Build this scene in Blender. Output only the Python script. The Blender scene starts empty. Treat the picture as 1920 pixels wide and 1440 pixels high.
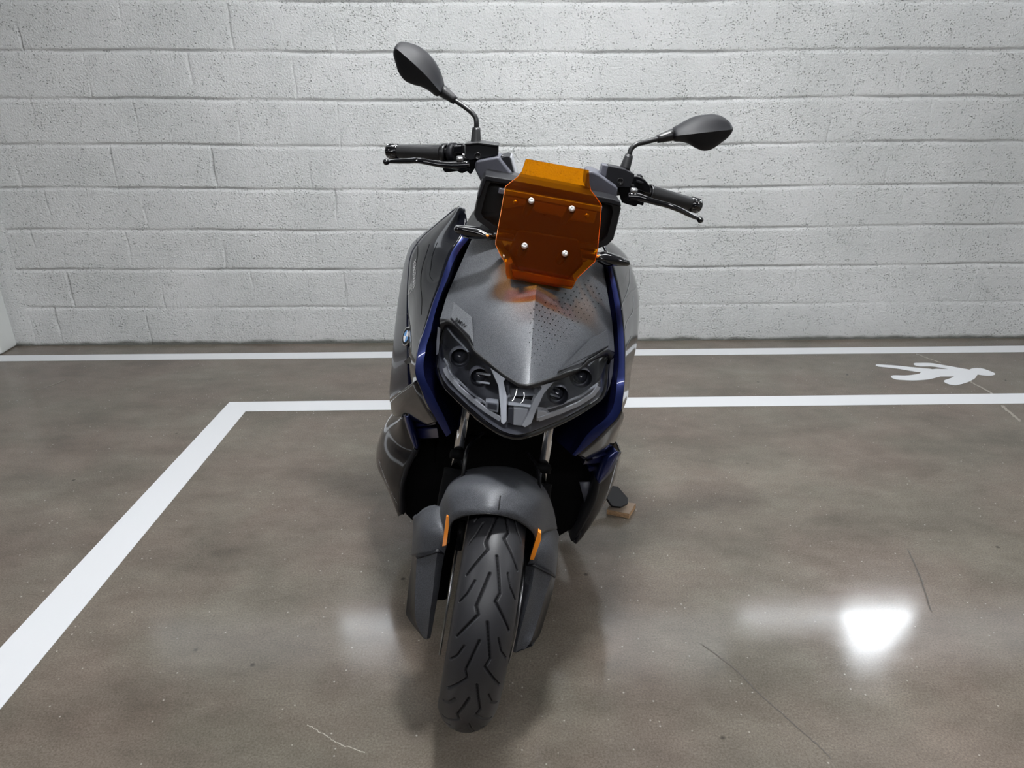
import bpy, bmesh, math, random
import numpy as np
from mathutils import Vector, Matrix, Quaternion
from mathutils.bvhtree import BVHTree
random.seed(7); rng = np.random.default_rng(7)
SC = bpy.context.scene
COL = SC.collection
R = math.radians

# ---------------------------------------------------------------- camera
FOC, CAM_H = 1360.0, 1.3641
YAW, PITCH, ROLL = .0178, .4209, -.0015
fw = np.array([math.sin(YAW)*math.cos(PITCH), math.cos(YAW)*math.cos(PITCH), -math.sin(PITCH)])
r0 = np.array([math.cos(YAW), -math.sin(YAW), 0.0]); u0 = np.cross(r0, fw)
RA = math.cos(ROLL)*r0 + math.sin(ROLL)*u0
UA = -math.sin(ROLL)*r0 + math.cos(ROLL)*u0
CAMP = np.array([0, 0, CAM_H])
cd = bpy.data.cameras.new('camera'); cam = bpy.data.objects.new('camera', cd); COL.objects.link(cam)
cd.sensor_width = 36.0; cd.lens = 36.0*FOC/1920.0; cd.clip_start = .02; cd.clip_end = 100
cam.matrix_world = Matrix(((RA[0], UA[0], -fw[0], 0), (RA[1], UA[1], -fw[1], 0), (RA[2], UA[2], -fw[2], CAM_H), (0, 0, 0, 1)))
SC.camera = cam
# ---------------------------------------------------------------- world and exposure
W = bpy.data.worlds.new('world'); SC.world = W; W.use_nodes = True
W.node_tree.nodes['Background'].inputs[0].default_value = (.8, .85, .9, 1)
W.node_tree.nodes['Background'].inputs[1].default_value = .05
SC.view_settings.view_transform = 'Standard'
try: SC.view_settings.look = 'None'
except Exception: pass
SC.view_settings.gamma = 1.0
SC.view_settings.exposure = 0.0
SC.view_settings.use_curve_mapping = False
SC.cycles.use_denoising = True
SC.cycles.max_bounces = 10
SC.cycles.transparent_max_bounces = 16
SC.cycles.sample_clamp_indirect = 4.0
LAMP = dict(main=520.0, near=29.0, row=34.0, side=62.0, wall=1.15)    # luminance of the lamps' diffusers
CEIL = 2.62
WALL_Y = 3.592

# ---------------------------------------------------------------- materials
def srgb(r, g, b):
    f = lambda c: ((c/255.0+.055)/1.055)**2.4 if c > 10 else c/255.0/12.92
    return (f(r), f(g), f(b), 1)
def mat(name, col, rough=.5, metal=0.0, coat=0.0, spec=.5, bump=None, coat_rough=.03):
    m = bpy.data.materials.new(name); m.use_nodes = True
    nt = m.node_tree; b = nt.nodes['Principled BSDF']
    b.inputs['Base Color'].default_value = tuple(col[:3])+(1,)
    b.inputs['Roughness'].default_value = rough; b.inputs['Metallic'].default_value = metal
    b.inputs['Coat Weight'].default_value = coat; b.inputs['Coat Roughness'].default_value = coat_rough
    b.inputs['Specular IOR Level'].default_value = spec
    if bump:
        sc_, st, dist = bump
        tc = nt.nodes.new('ShaderNodeTexCoord'); n = nt.nodes.new('ShaderNodeTexNoise'); bp = nt.nodes.new('ShaderNodeBump')
        n.inputs['Scale'].default_value = sc_; n.inputs['Detail'].default_value = 4
        bp.inputs['Strength'].default_value = st; bp.inputs['Distance'].default_value = dist
        nt.links.new(tc.outputs['Object'], n.inputs['Vector']); nt.links.new(n.outputs['Fac'], bp.inputs['Height'])
        nt.links.new(bp.outputs['Normal'], b.inputs['Normal'])
    return m
def grain(name, c1, c2, rough, scale=900, metal=.3, bump=.25):
    m = mat(name, c1, rough, metal); nt = m.node_tree; b = nt.nodes['Principled BSDF']
    tc = nt.nodes.new('ShaderNodeTexCoord'); n = nt.nodes.new('ShaderNodeTexNoise'); cr = nt.nodes.new('ShaderNodeValToRGB'); bp = nt.nodes.new('ShaderNodeBump')
    n.inputs['Scale'].default_value = scale; n.inputs['Detail'].default_value = 2
    cr.color_ramp.elements[0].position = .38; cr.color_ramp.elements[0].color = tuple(c1[:3])+(1,)
    cr.color_ramp.elements[1].position = .66; cr.color_ramp.elements[1].color = tuple(c2[:3])+(1,)
    bp.inputs['Strength'].default_value = bump; bp.inputs['Distance'].default_value = .0006
    nt.links.new(tc.outputs['Object'], n.inputs['Vector']); nt.links.new(n.outputs['Fac'], cr.inputs['Fac'])
    nt.links.new(cr.outputs['Color'], b.inputs['Base Color']); nt.links.new(n.outputs['Fac'], bp.inputs['Height'])
    nt.links.new(bp.outputs['Normal'], b.inputs['Normal'])
    return m
def clear(name, tint, diffuse=None, dfac=0.0, rough=.02, boost=1.0):
    """thin clear plastic: tinted transparency, a little body scatter and a fresnel gloss"""
    m = bpy.data.materials.new(name); m.use_nodes = True; nt = m.node_tree; nt.nodes.clear()
    o = nt.nodes.new('ShaderNodeOutputMaterial'); t = nt.nodes.new('ShaderNodeBsdfTransparent'); g = nt.nodes.new('ShaderNodeBsdfGlossy')
    fr = nt.nodes.new('ShaderNodeFresnel'); mx = nt.nodes.new('ShaderNodeMixShader')
    t.inputs[0].default_value = tuple(tint)+(1,); g.inputs['Roughness'].default_value = rough; g.inputs[0].default_value = (boost, boost, boost, 1)
    ge = nt.nodes.new('ShaderNodeNewGeometry'); mp = nt.nodes.new('ShaderNodeMapRange'); mp.inputs[3].default_value = 1.49; mp.inputs[4].default_value = 1/1.49
    nt.links.new(ge.outputs['Backfacing'], mp.inputs[0]); nt.links.new(mp.outputs[0], fr.inputs[0])
    src = t
    if diffuse:
        d = nt.nodes.new('ShaderNodeBsdfDiffuse'); tl = nt.nodes.new('ShaderNodeBsdfTranslucent'); a = nt.nodes.new('ShaderNodeMixShader'); m2 = nt.nodes.new('ShaderNodeMixShader')
        d.inputs[0].default_value = tuple(diffuse)+(1,); tl.inputs[0].default_value = tuple(diffuse)+(1,)
        a.inputs[0].default_value = .6; m2.inputs[0].default_value = dfac
        nt.links.new(d.outputs[0], a.inputs[1]); nt.links.new(tl.outputs[0], a.inputs[2])
        nt.links.new(t.outputs[0], m2.inputs[1]); nt.links.new(a.outputs[0], m2.inputs[2]); src = m2
    nt.links.new(fr.outputs[0], mx.inputs[0]); nt.links.new(src.outputs[0], mx.inputs[1]); nt.links.new(g.outputs[0], mx.inputs[2])
    nt.links.new(mx.outputs[0], o.inputs[0])
    return m
def emit(name, col, s):
    m = bpy.data.materials.new(name); m.use_nodes = True; nt = m.node_tree; nt.nodes.clear()
    o = nt.nodes.new('ShaderNodeOutputMaterial'); e = nt.nodes.new('ShaderNodeEmission')
    e.inputs[0].default_value = tuple(col)+(1,); e.inputs[1].default_value = s; nt.links.new(e.outputs[0], o.inputs[0]); return m

M = {}
M['granite'] = grain('granite grey plastic', (.034, .036, .042), (.100, .105, .117), .46, 800, .15, .30)
M['fendergrey'] = grain('dark granite grey plastic', (.026, .0275, .033), (.078, .082, .094), .46, 800, .12, .30)
M['plastic'] = mat('matt charcoal plastic', (.0065, .0067, .0088), .50, spec=.25, bump=(900, .15, .0004))
M['greyplastic'] = mat('mid grey plastic', (.075, .077, .096), .45, bump=(900, .15, .0004))
M['black'] = mat('satin black plastic', (.0045, .0045, .0055), .36)
M['dark'] = mat('unlit black inner plastic', (.0012, .0012, .0016), .7, spec=.08)
M['gloss'] = mat('gloss black plastic', (.003, .003, .004), .07, coat=.6)
M['paint'] = mat('dark storm metallic paint', (.0045, .005, .008), .09, coat=.22, spec=.36)
M['navy'] = mat('darkened blue metallic paint', (.0035, .0042, .018), .22, coat=.25, spec=.15)
M['navygloss'] = mat('glossy deep blue paint', (.006, .008, .045), .32, .2, coat=.4, coat_rough=.15)
M['blue'] = mat('imperial blue metallic paint', (.012, .020, .100), .30, .65, coat=.7)
M['chrome'] = mat('polished chrome', (.80, .80, .82), .10, 1)
M['steel'] = mat('brushed steel', (.35, .35, .36), .32, 1)
M['screw'] = mat('stainless screw', (.92, .92, .92), .30, .75)
M['silver'] = mat('satin silver reflector', (.40, .41, .44), .42, .4)
M['dimsilver'] = mat('dim silver reflector', (.26, .27, .30), .36, .4)
M['smoke'] = mat('dark lamp bowl', (.055, .057, .070), .28, .4)
M['rubber'] = mat('tyre rubber', (.017, .017, .020), .46, bump=(260, .35, .0006))
M['grip'] = mat('grip rubber', (.006, .006, .007), .55, bump=(700, .4, .0005))
M['amber'] = mat('amber reflector', (.85, .26, .015), .25, coat=1)
M['white'] = mat('white lettering', (.75, .75, .76), .5)
M['ink'] = mat('black lettering and groove shade', (.003, .003, .0035), .5, spec=.2)
M['bmwblue'] = mat('enamel blue', (.05, .26, .62), .3, coat=1)
M['lens'] = clear('clear lamp lens', (.94, .95, .97), boost=.8)
M['orange'] = clear('orange acrylic', (1.0, .60, .060), (1.0, .22, .012), .03, boost=.45)
M['edge'] = mat('orange edge glow', (.60, .25, .08), .3)
M['lampglass'] = mat('dark projector glass', (.03, .031, .038), .12, coat=.3)
M['seat'] = mat('seat vinyl', (.012, .012, .013), .6)

# ---------------------------------------------------------------- mesh helpers
def link(name, me, m=None, parent=None, smooth=True, thick=0, off=-1, bevel=0, sub=0):
    o = bpy.data.objects.new(name, me); COL.objects.link(o)
    if m is not None: me.materials.append(m)
    if parent is not None: o.parent = parent
    if smooth:
        me.polygons.foreach_set('use_smooth', [True]*len(me.polygons))
    if thick:
        s = o.modifiers.new('solid', 'SOLIDIFY'); s.thickness = thick; s.offset = off; s.use_even_offset = False
    if bevel:
        b = o.modifiers.new('bevel', 'BEVEL'); b.width = bevel; b.segments = 3; b.limit_method = 'ANGLE'; b.angle_limit = R(35)
        me.polygons.foreach_set('use_smooth', [True]*len(me.polygons))
        w = o.modifiers.new('wn', 'WEIGHTED_NORMAL'); w.keep_sharp = False
    if sub:
        s = o.modifiers.new('sub', 'SUBSURF'); s.levels = s.render_levels = sub
    return o
def mesh(name, v, f, m=None, parent=None, **k):
    me = bpy.data.meshes.new(name); me.from_pydata([tuple(map(float, p)) for p in v], [], [list(map(int, q)) for q in f]); me.validate(); me.update()
    return link(name, me, m, parent, **k)
def spl(pts, n):
    """Catmull-Rom through pts, n samples by chord length"""
    p = np.array(pts, float)
    if len(p) == 2: return p[0]+(p[1]-p[0])*np.linspace(0, 1, n)[:, None]
    d = np.concatenate([[0], np.cumsum(np.linalg.norm(np.diff(p, axis=0), axis=1)+1e-9)]); s = np.linspace(0, d[-1], n)
    tg = np.gradient(p, d, axis=0, edge_order=1)
    for i in range(1, len(p)-1):
        a = (p[i]-p[i-1])/(d[i]-d[i-1]); b = (p[i+1]-p[i])/(d[i+1]-d[i]); tg[i] = (a*(d[i+1]-d[i])+b*(d[i]-d[i-1]))/(d[i+1]-d[i-1])
    k = np.clip(np.searchsorted(d, s, side='right')-1, 0, len(p)-2); h = (d[k+1]-d[k]); t = (s-d[k])/h
    t = t[:, None]; h = h[:, None]
    return (2*t**3-3*t**2+1)*p[k]+(t**3-2*t**2+t)*h*tg[k]+(-2*t**3+3*t**2)*p[k+1]+(t**3-t**2)*h*tg[k+1]
def lin(pts, n):
    p = np.array(pts, float); d = np.concatenate([[0], np.cumsum(np.linalg.norm(np.diff(p, axis=0), axis=1)+1e-9)])
    s = np.linspace(0, d[-1], n); return np.stack([np.interp(s, d, p[:, i]) for i in range(p.shape[1])], 1)
def gridmesh(rows, closed=False, caps=False):
    rows = [np.array(r) for r in rows]; n = len(rows[0]); v = np.concatenate(rows); f = []
    for i in range(len(rows)-1):
        for j in range(n if closed else n-1):
            k = (j+1) % n; f.append((i*n+j, i*n+k, (i+1)*n+k, (i+1)*n+j))
    if caps: f.append(tuple(range(n))[::-1]); f.append(tuple((len(rows)-1)*n+j for j in range(n)))
    return v, f
def grid(name, rows, m, parent=None, closed=False, caps=False, sharp=(), out=None, **k):
    if sharp:                                   # rows where the surface has a hard edge are doubled
        parts = []; cut = [0]+list(sharp)+[len(rows)-1]; V = []; F = []
        for i, j in zip(cut[:-1], cut[1:]):
            v, f = gridmesh(rows[i:j+1], closed, False); b = sum(len(x) for x in V); V.append(v); F += [tuple(b+q for q in g) for g in f]
        v, f = np.concatenate(V), F
    else: v, f = gridmesh(rows, closed, caps)
    if not closed:                              # open skins face outwards: towards the front of the scooter
        s = 0.0
        for g in f:
            a, b, c = v[g[0]], v[g[1]], v[g[2]]; nn = np.cross(b-a, c-a); s += float(nn @ (FACE-(a+c)/2 if out is None else np.array(out, float)))
        if s < 0: f = [tuple(g[::-1]) for g in f]
    return mesh(name, v, f, m, parent, **k)
FACE = np.array([0, -1.1, 1.35])
def skin(rows, mm):
    """smooth surface through rows (each n points): mm rows"""
    a = np.array(rows); return [np.array(x) for x in np.stack([spl(a[:, j], mm) for j in range(a.shape[1])], 1)]
def tube(name, pts, rad, m, parent=None, n=16, res=None, caps=True):
    p = np.array(pts, float)
    if res: p = spl(p, res)
    rad = np.full(len(p), rad) if np.isscalar(rad) else np.interp(np.linspace(0, 1, len(p)), np.linspace(0, 1, len(rad)), rad)
    t = np.gradient(p, axis=0); t /= np.linalg.norm(t, axis=1)[:, None]
    a = np.array([0, 0, 1.0]) if abs(t[0][2]) < .9 else np.array([1.0, 0, 0])
    rows = []
    for i in range(len(p)):
        a = a-t[i]*np.dot(a, t[i]); a /= np.linalg.norm(a); b = np.cross(t[i], a)
        th = np.linspace(0, 2*np.pi, n, endpoint=False)
        rows.append(p[i]+rad[i]*(np.cos(th)[:, None]*a+np.sin(th)[:, None]*b))
    return grid(name, rows, m, parent, closed=True, caps=caps)
def lathe(name, prof, axis_o, axis_d, m, parent=None, n=48, caps=False):
    """prof: (along axis, radius)"""
    d = np.array(axis_d, float); d /= np.linalg.norm(d); a = np.array([0, 0, 1.0]) if abs(d[2]) < .9 else np.array([0, 1.0, 0])
    a = a-d*np.dot(a, d); a /= np.linalg.norm(a); b = np.cross(d, a); th = np.linspace(0, 2*np.pi, n, endpoint=False)
    rows = [np.array(axis_o)+h*d+r*(np.cos(th)[:, None]*a+np.sin(th)[:, None]*b) for h, r in prof]
    return grid(name, rows, m, parent, closed=True, caps=caps)
def prism(name, poly, dvec, m, parent=None, bevel=.003, taper=1.0, **k):
    p = np.array(poly, float); n = len(p); c = p.mean(0)
    if float(sum(np.cross(p[i]-c, p[(i+1) % n]-c) for i in range(n)) @ np.array(dvec, float)) > 0: p = p[::-1]
    q = c+(p-c)*taper+np.array(dvec, float)
    f = [tuple(range(n)), tuple(range(2*n-1, n-1, -1))]+[(j, n+j, n+(j+1) % n, (j+1) % n) for j in range(n)]
    return mesh(name, np.concatenate([p, q]), f, m, parent, bevel=bevel, **k)
def box(name, lo, hi, m, parent=None, bevel=0, **k):
    x0, y0, z0 = lo; x1, y1, z1 = hi
    return prism(name, [(x0, y0, z0), (x1, y0, z0), (x1, y1, z0), (x0, y1, z0)], (0, 0, z1-z0), m, parent, bevel=bevel, smooth=False, **k)
def empty(name, loc=(0, 0, 0)):
    o = bpy.data.objects.new(name, None); COL.objects.link(o); o.location = loc; o.empty_display_size = .1; return o
def tag(o, label, cat, group=None, kind=None):
    o['label'] = label; o['category'] = cat
    if group: o['group'] = group
    if kind: o['kind'] = kind
    return o
def floor_at(px, py, z=0.0):
    d = fw+(px-960)/FOC*RA-(py-720)/FOC*UA; t = (CAM_H-z)/-d[2]; p = CAMP+t*d; return np.array([p[0], p[1], z])

# ================================================================= SETTING
def struct(o): o['kind'] = 'structure'; return o
# ---- painted block wall: real recessed joints in the mesh
def block_wall():
    x = np.arange(-2.56, 3.30, .0034); z = np.arange(0, 1.80, .0048)
    X, Z = np.meshgrid(x, z); dep = np.zeros_like(X)
    wob = lambda s, a: a*np.sin(X*s+1.3)+a*.6*np.sin(X*s*2.7+Z*9)+a*.5*np.sin(X*s*6.1+2+Z*31)
    sag = [0, -.006, -.010, -.016, -.018, -.019, -.016, -.014, -.012, -.010]      # mortar lines that dip towards mid wall
    offs = [-1.8227, -2.178, -1.8344, -2.1804, -1.8209, -2.1339, -1.851, -2.1123, -1.85]
    BW = .463
    rows = np.zeros_like(X, int); zz = []
    for k in range(10):
        zk = 0 if k == 0 else .1965+.2*(k-1)
        zj = zk+sag[k]*np.exp(-((X-.05)/1.35)**2)+(0 if k == 0 else .005)+(.0 if k == 0 else 1)*(wob(1.9+.3*k, .0018))
        zz.append(zj); rows += (Z > zj)
    rows = np.clip(rows-1, 0, 8)
    strength = {0: 0, 1: .45, 2: .85, 3: .75, 4: .9, 5: .9, 6: 1.1, 7: 1.15, 8: 1.0, 9: 1}
    n1 = np.sin(X*5.1+Z*3)*.5+np.sin(X*13.7+1)*.3+.9
    for k in range(1, 10):
        d = (Z-zz[k])/.0080
        prof = np.where(d > 0, np.exp(-(d/1.05)**4), np.exp(-(d/.75)**2))
        fade = 1.0
        if k == 1: fade = .6+.4*(1/(1+np.exp((X-.9)*3)))*1.0
        dep = np.maximum(dep, .0125*strength[k]*prof*np.clip(n1, .45, 1.15)*fade)
    for k in range(9):
        m = rows == k
        for i in range(-3, 13):
            xj = offs[k]+BW*i+rng.normal(0, .003)+.0025*np.sin(Z*40+i)
            s = np.clip(rng.normal(.5, .22), .22, 1.0)*(1.25 if X is None else 1); wd = .0034 if rng.random() < .6 else .0058
            left = 1.6 if offs[k]+BW*i < -.6 else .7
            part = np.clip(.6+.6*np.sin(Z*23+i*2.1+k), .1, 1.0)
            d = np.exp(-((X-xj)/wd)**2)
            dep = np.where(m, np.maximum(dep, .0115*s*left*part*d), dep)
    # slightly uneven block faces
    face = np.zeros_like(X)
    for k in range(9):
        for i in range(-3, 13):
            sel = (rows == k) & (X >= offs[k]+BW*i) & (X < offs[k]+BW*(i+1)); face[sel] = rng.normal(0, .0007)
    dep = dep+face
    # plain filled strip beside the column
    plain = 1/(1+np.exp(-(X+2.42)*400)); dep = dep*plain-.001*(1-plain)
    edge = np.exp(-((X+2.42)/.004)**2); dep = dep+.003*edge*(Z < 1.3)
    Y = WALL_Y+dep
    v = np.stack([X, Y, Z], -1).reshape(-1, 3); ny, nx = X.shape
    idx = np.arange(ny*nx).reshape(ny, nx)
    f = np.stack([idx[:-1, :-1], idx[:-1, 1:], idx[1:, 1:], idx[1:, :-1]], -1).reshape(-1, 4)
    me = bpy.data.meshes.new('wall_back'); me.vertices.add(len(v)); me.vertices.foreach_set('co', v.astype(np.float32).ravel())
    me.loops.add(f.size); me.loops.foreach_set('vertex_index', f.astype(np.int32).ravel())
    me.polygons.add(len(f)); me.polygons.foreach_set('loop_start', np.arange(0, f.size, 4, dtype=np.int32)); me.polygons.foreach_set('loop_total', np.full(len(f), 4, np.int32))
    me.update(calc_edges=True)
    m = mat('white painted block', (.70, .715, .71), .55); nt = m.node_tree; b = nt.nodes['Principled BSDF']
    tc = nt.nodes.new('ShaderNodeTexCoord'); bp = nt.nodes.new('ShaderNodeBump'); bp.inputs['Distance'].default_value = .010; bp.inputs['Strength'].default_value = 1.0
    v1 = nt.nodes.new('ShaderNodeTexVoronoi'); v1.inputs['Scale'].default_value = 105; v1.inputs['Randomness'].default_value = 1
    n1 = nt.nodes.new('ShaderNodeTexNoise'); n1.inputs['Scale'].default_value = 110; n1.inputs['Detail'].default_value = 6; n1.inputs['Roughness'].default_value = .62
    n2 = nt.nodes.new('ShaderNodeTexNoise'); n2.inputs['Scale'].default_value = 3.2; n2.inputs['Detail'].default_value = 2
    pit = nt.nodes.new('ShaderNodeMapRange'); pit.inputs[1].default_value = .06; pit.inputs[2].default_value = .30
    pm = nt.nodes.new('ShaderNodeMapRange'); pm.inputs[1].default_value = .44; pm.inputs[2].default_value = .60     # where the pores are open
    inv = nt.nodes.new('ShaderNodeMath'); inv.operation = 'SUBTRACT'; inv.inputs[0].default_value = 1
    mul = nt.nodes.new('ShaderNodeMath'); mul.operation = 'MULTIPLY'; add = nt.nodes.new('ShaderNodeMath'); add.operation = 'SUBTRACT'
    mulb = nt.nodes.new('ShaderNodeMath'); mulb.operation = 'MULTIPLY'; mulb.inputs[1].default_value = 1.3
    L = nt.links.new
    for n in (v1, n1, n2): L(tc.outputs['Object'], n.inputs['Vector'])
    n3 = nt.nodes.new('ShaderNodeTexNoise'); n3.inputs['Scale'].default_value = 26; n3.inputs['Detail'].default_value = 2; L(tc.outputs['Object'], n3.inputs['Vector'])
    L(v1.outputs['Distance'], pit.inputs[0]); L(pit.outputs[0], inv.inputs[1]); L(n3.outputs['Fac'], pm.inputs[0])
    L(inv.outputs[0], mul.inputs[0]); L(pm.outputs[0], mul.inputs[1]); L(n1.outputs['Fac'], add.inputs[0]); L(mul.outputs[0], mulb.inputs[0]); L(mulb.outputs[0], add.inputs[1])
    L(add.outputs[0], bp.inputs['Height']); L(bp.outputs['Normal'], b.inputs['Normal'])
    cr = nt.nodes.new('ShaderNodeValToRGB'); cr.color_ramp.elements[0].color = (.66, .672, .67, 1); cr.color_ramp.elements[1].color = (.735, .742, .742, 1)
    cr.color_ramp.elements[0].position = .35; cr.color_ramp.elements[1].position = .65
    L(n2.outputs['Fac'], cr.inputs['Fac'])
    # scuffed grey band of bare mortar right at the floor
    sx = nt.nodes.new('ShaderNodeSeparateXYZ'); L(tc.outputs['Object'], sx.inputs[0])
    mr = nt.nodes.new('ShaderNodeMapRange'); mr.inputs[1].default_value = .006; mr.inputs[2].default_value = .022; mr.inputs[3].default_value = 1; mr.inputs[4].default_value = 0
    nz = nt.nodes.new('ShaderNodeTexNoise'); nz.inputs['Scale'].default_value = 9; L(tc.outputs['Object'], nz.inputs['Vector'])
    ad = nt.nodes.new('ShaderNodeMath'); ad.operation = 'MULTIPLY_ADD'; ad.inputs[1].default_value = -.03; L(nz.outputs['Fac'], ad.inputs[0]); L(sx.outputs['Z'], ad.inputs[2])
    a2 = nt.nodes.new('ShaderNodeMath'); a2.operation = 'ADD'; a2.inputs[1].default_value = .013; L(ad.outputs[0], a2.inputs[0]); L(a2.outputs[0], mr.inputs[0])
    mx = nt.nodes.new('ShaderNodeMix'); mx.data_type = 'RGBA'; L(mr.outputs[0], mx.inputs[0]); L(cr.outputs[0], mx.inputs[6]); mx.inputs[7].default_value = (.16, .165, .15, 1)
    # pore shade painted in: pit centres mixed towards grey
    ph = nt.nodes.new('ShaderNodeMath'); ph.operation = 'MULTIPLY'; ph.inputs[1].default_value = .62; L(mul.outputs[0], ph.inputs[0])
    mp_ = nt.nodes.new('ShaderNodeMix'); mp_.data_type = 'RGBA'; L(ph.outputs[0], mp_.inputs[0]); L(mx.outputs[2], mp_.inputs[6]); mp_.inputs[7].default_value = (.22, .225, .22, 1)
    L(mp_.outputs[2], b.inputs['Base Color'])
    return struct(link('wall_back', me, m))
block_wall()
smoothwhite = mat('smooth white paint', (.68, .70, .69), .5, bump=(14, .12, .003))
struct(box('wall_upper', (-6, WALL_Y-.004, 1.8), (6, WALL_Y+.12, CEIL), smoothwhite))
struct(box('wall_back_right', (3.295, WALL_Y, 0), (6, WALL_Y+.12, 1.8), smoothwhite))
struct(box('column_left', (-3.1, WALL_Y-.13, 0), (-2.525, WALL_Y+.12, 1.8), smoothwhite, bevel=.012))
struct(box('wall_back_left', (-6, WALL_Y, 0), (-3.1, WALL_Y+.12, 1.8), smoothwhite))
roomwhite = mat('room paint', (.55, .56, .56), .6)
greywall = mat('grey room paint', (.05, .052, .056), .6)
struct(box('wall_left', (-6.12, -6, 0), (-6, WALL_Y, CEIL), greywall))
struct(box('wall_right', (6, -6, 0), (6.12, WALL_Y, CEIL), roomwhite))
struct(box('wall_front', (-6, -6.12, 0), (6, -6, CEIL), greywall))
struct(box('ceiling', (-6.12, -6.12, CEIL), (6.12, WALL_Y+.12, CEIL+.1), mat('ceiling paint', (.42, .43, .43), .7)))

# ---- polished concrete floor
def floor():
    m = mat('polished concrete', (.2, .18, .15), .2); nt = m.node_tree; b = nt.nodes['Principled BSDF']; L = nt.links.new
    tc = nt.nodes.new('ShaderNodeTexCoord')
    def noise(s, d, r=.55, sx=1.0):
        n = nt.nodes.new('ShaderNodeTexNoise'); n.inputs['Scale'].default_value = s; n.inputs['Detail'].default_value = d; n.inputs['Roughness'].default_value = r
        if sx != 1:
            mp = nt.nodes.new('ShaderNodeMapping'); mp.inputs['Scale'].default_value = (1, sx, 1); mp.inputs['Location'].default_value = (3.3, 1.7, 0); L(tc.outputs['Object'], mp.inputs[0]); L(mp.outputs[0], n.inputs['Vector'])
        else: L(tc.outputs['Object'], n.inputs['Vector'])
        return n
    big = noise(1.7, 4, .6, 1.8); mid = noise(6.0, 5, .65, 1.5); fine = noise(210, 4, .75); hue = noise(2.3, 3, .5)
    cr = nt.nodes.new('ShaderNodeValToRGB'); e = cr.color_ramp.elements
    e[0].position = .28; e[0].color = (.080, .069, .058, 1); e[1].position = .74; e[1].color = (.190, .168, .145, 1)
    mix = nt.nodes.new('ShaderNodeMath'); mix.operation = 'MULTIPLY_ADD'; mix.inputs[1].default_value = .45; L(mid.outputs['Fac'], mix.inputs[0])
    sc2 = nt.nodes.new('ShaderNodeMath'); sc2.operation = 'MULTIPLY'; sc2.inputs[1].default_value = .55; L(big.outputs['Fac'], sc2.inputs[0]); L(sc2.outputs[0], mix.inputs[2])
    L(mix.outputs[0], cr.inputs['Fac'])
    hc = nt.nodes.new('ShaderNodeValToRGB'); hc.color_ramp.elements[0].position = .38; hc.color_ramp.elements[0].color = (1.06, .985, .945, 1); hc.color_ramp.elements[1].position = .62; hc.color_ramp.elements[1].color = (1.0, 1.01, .955, 1)
    L(hue.outputs['Fac'], hc.inputs['Fac'])
    m1 = nt.nodes.new('ShaderNodeMix'); m1.data_type = 'RGBA'; m1.blend_type = 'MULTIPLY'; m1.inputs[0].default_value = 1; L(cr.outputs[0], m1.inputs[6]); L(hc.outputs[0], m1.inputs[7])
    fr = nt.nodes.new('ShaderNodeMapRange'); fr.inputs[1].default_value = .3; fr.inputs[2].default_value = .7; fr.inputs[3].default_value = .66; fr.inputs[4].default_value = 1.34; L(fine.outputs['Fac'], fr.inputs[0])
    m2 = nt.nodes.new('ShaderNodeMix'); m2.data_type = 'RGBA'; m2.blend_type = 'MULTIPLY'; m2.inputs[0].default_value = 1; L(m1.outputs[2], m2.inputs[6]); L(fr.outputs[0], m2.inputs[7])
    # dark specks
    vo = nt.nodes.new('ShaderNodeTexVoronoi'); vo.inputs['Scale'].default_value = 5.5; L(tc.outputs['Object'], vo.inputs['Vector'])
    sp = nt.nodes.new('ShaderNodeMapRange'); sp.inputs[1].default_value = .020; sp.inputs[2].default_value = .045; sp.inputs[3].default_value = .45; sp.inputs[4].default_value = 1; L(vo.outputs['Distance'], sp.inputs[0])
    m3 = nt.nodes.new('ShaderNodeMix'); m3.data_type = 'RGBA'; m3.blend_type = 'MULTIPLY'; m3.inputs[0].default_value = 1; L(m2.outputs[2], m3.inputs[6]); L(sp.outputs[0], m3.inputs[7])
    # pale grit ground into the surface
    vg = nt.nodes.new('ShaderNodeTexVoronoi'); vg.inputs['Scale'].default_value = 42; L(tc.outputs['Object'], vg.inputs['Vector'])
    gs = nt.nodes.new('ShaderNodeMapRange'); gs.inputs[1].default_value = .055; gs.inputs[2].default_value = .12; gs.inputs[3].default_value = .65; gs.inputs[4].default_value = 0; L(vg.outputs['Distance'], gs.inputs[0])
    gn = nt.nodes.new('ShaderNodeMath'); gn.operation = 'GREATER_THAN'; gn.inputs[1].default_value = .62; sepc = nt.nodes.new('ShaderNodeSeparateColor'); L(vg.outputs['Color'], sepc.inputs[0]); L(sepc.outputs[0], gn.inputs[0])
    gm = nt.nodes.new('ShaderNodeMath'); gm.operation = 'MULTIPLY'; L(gs.outputs[0], gm.inputs[0]); L(gn.outputs[0], gm.inputs[1])
    m4 = nt.nodes.new('ShaderNodeMix'); m4.data_type = 'RGBA'; L(gm.outputs[0], m4.inputs[0]); L(m3.outputs[2], m4.inputs[6]); m4.inputs[7].default_value = (.42, .39, .35, 1)
    L(m4.outputs[2], b.inputs['Base Color'])
    rr = nt.nodes.new('ShaderNodeMapRange'); rr.inputs[1].default_value = .3; rr.inputs[2].default_value = .7; rr.inputs[3].default_value = .085; rr.inputs[4].default_value = .15; L(mid.outputs['Fac'], rr.inputs[0]); L(rr.outputs[0], b.inputs['Roughness'])
    bp = nt.nodes.new('ShaderNodeBump'); bp.inputs['Strength'].default_value = .04; bp.inputs['Distance'].default_value = .0008; L(fine.outputs['Fac'], bp.inputs['Height']); L(bp.outputs['Normal'], b.inputs['Normal'])
    struct(box('floor', (-6.12, -6.12, -.1), (6.12, WALL_Y+.12, 0), m))
floor()
crackm = mat('filled crack', (.30, .27, .23), .5); darkcrack = mat('dark hairline', (.07, .06, .05), .5)
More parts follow.
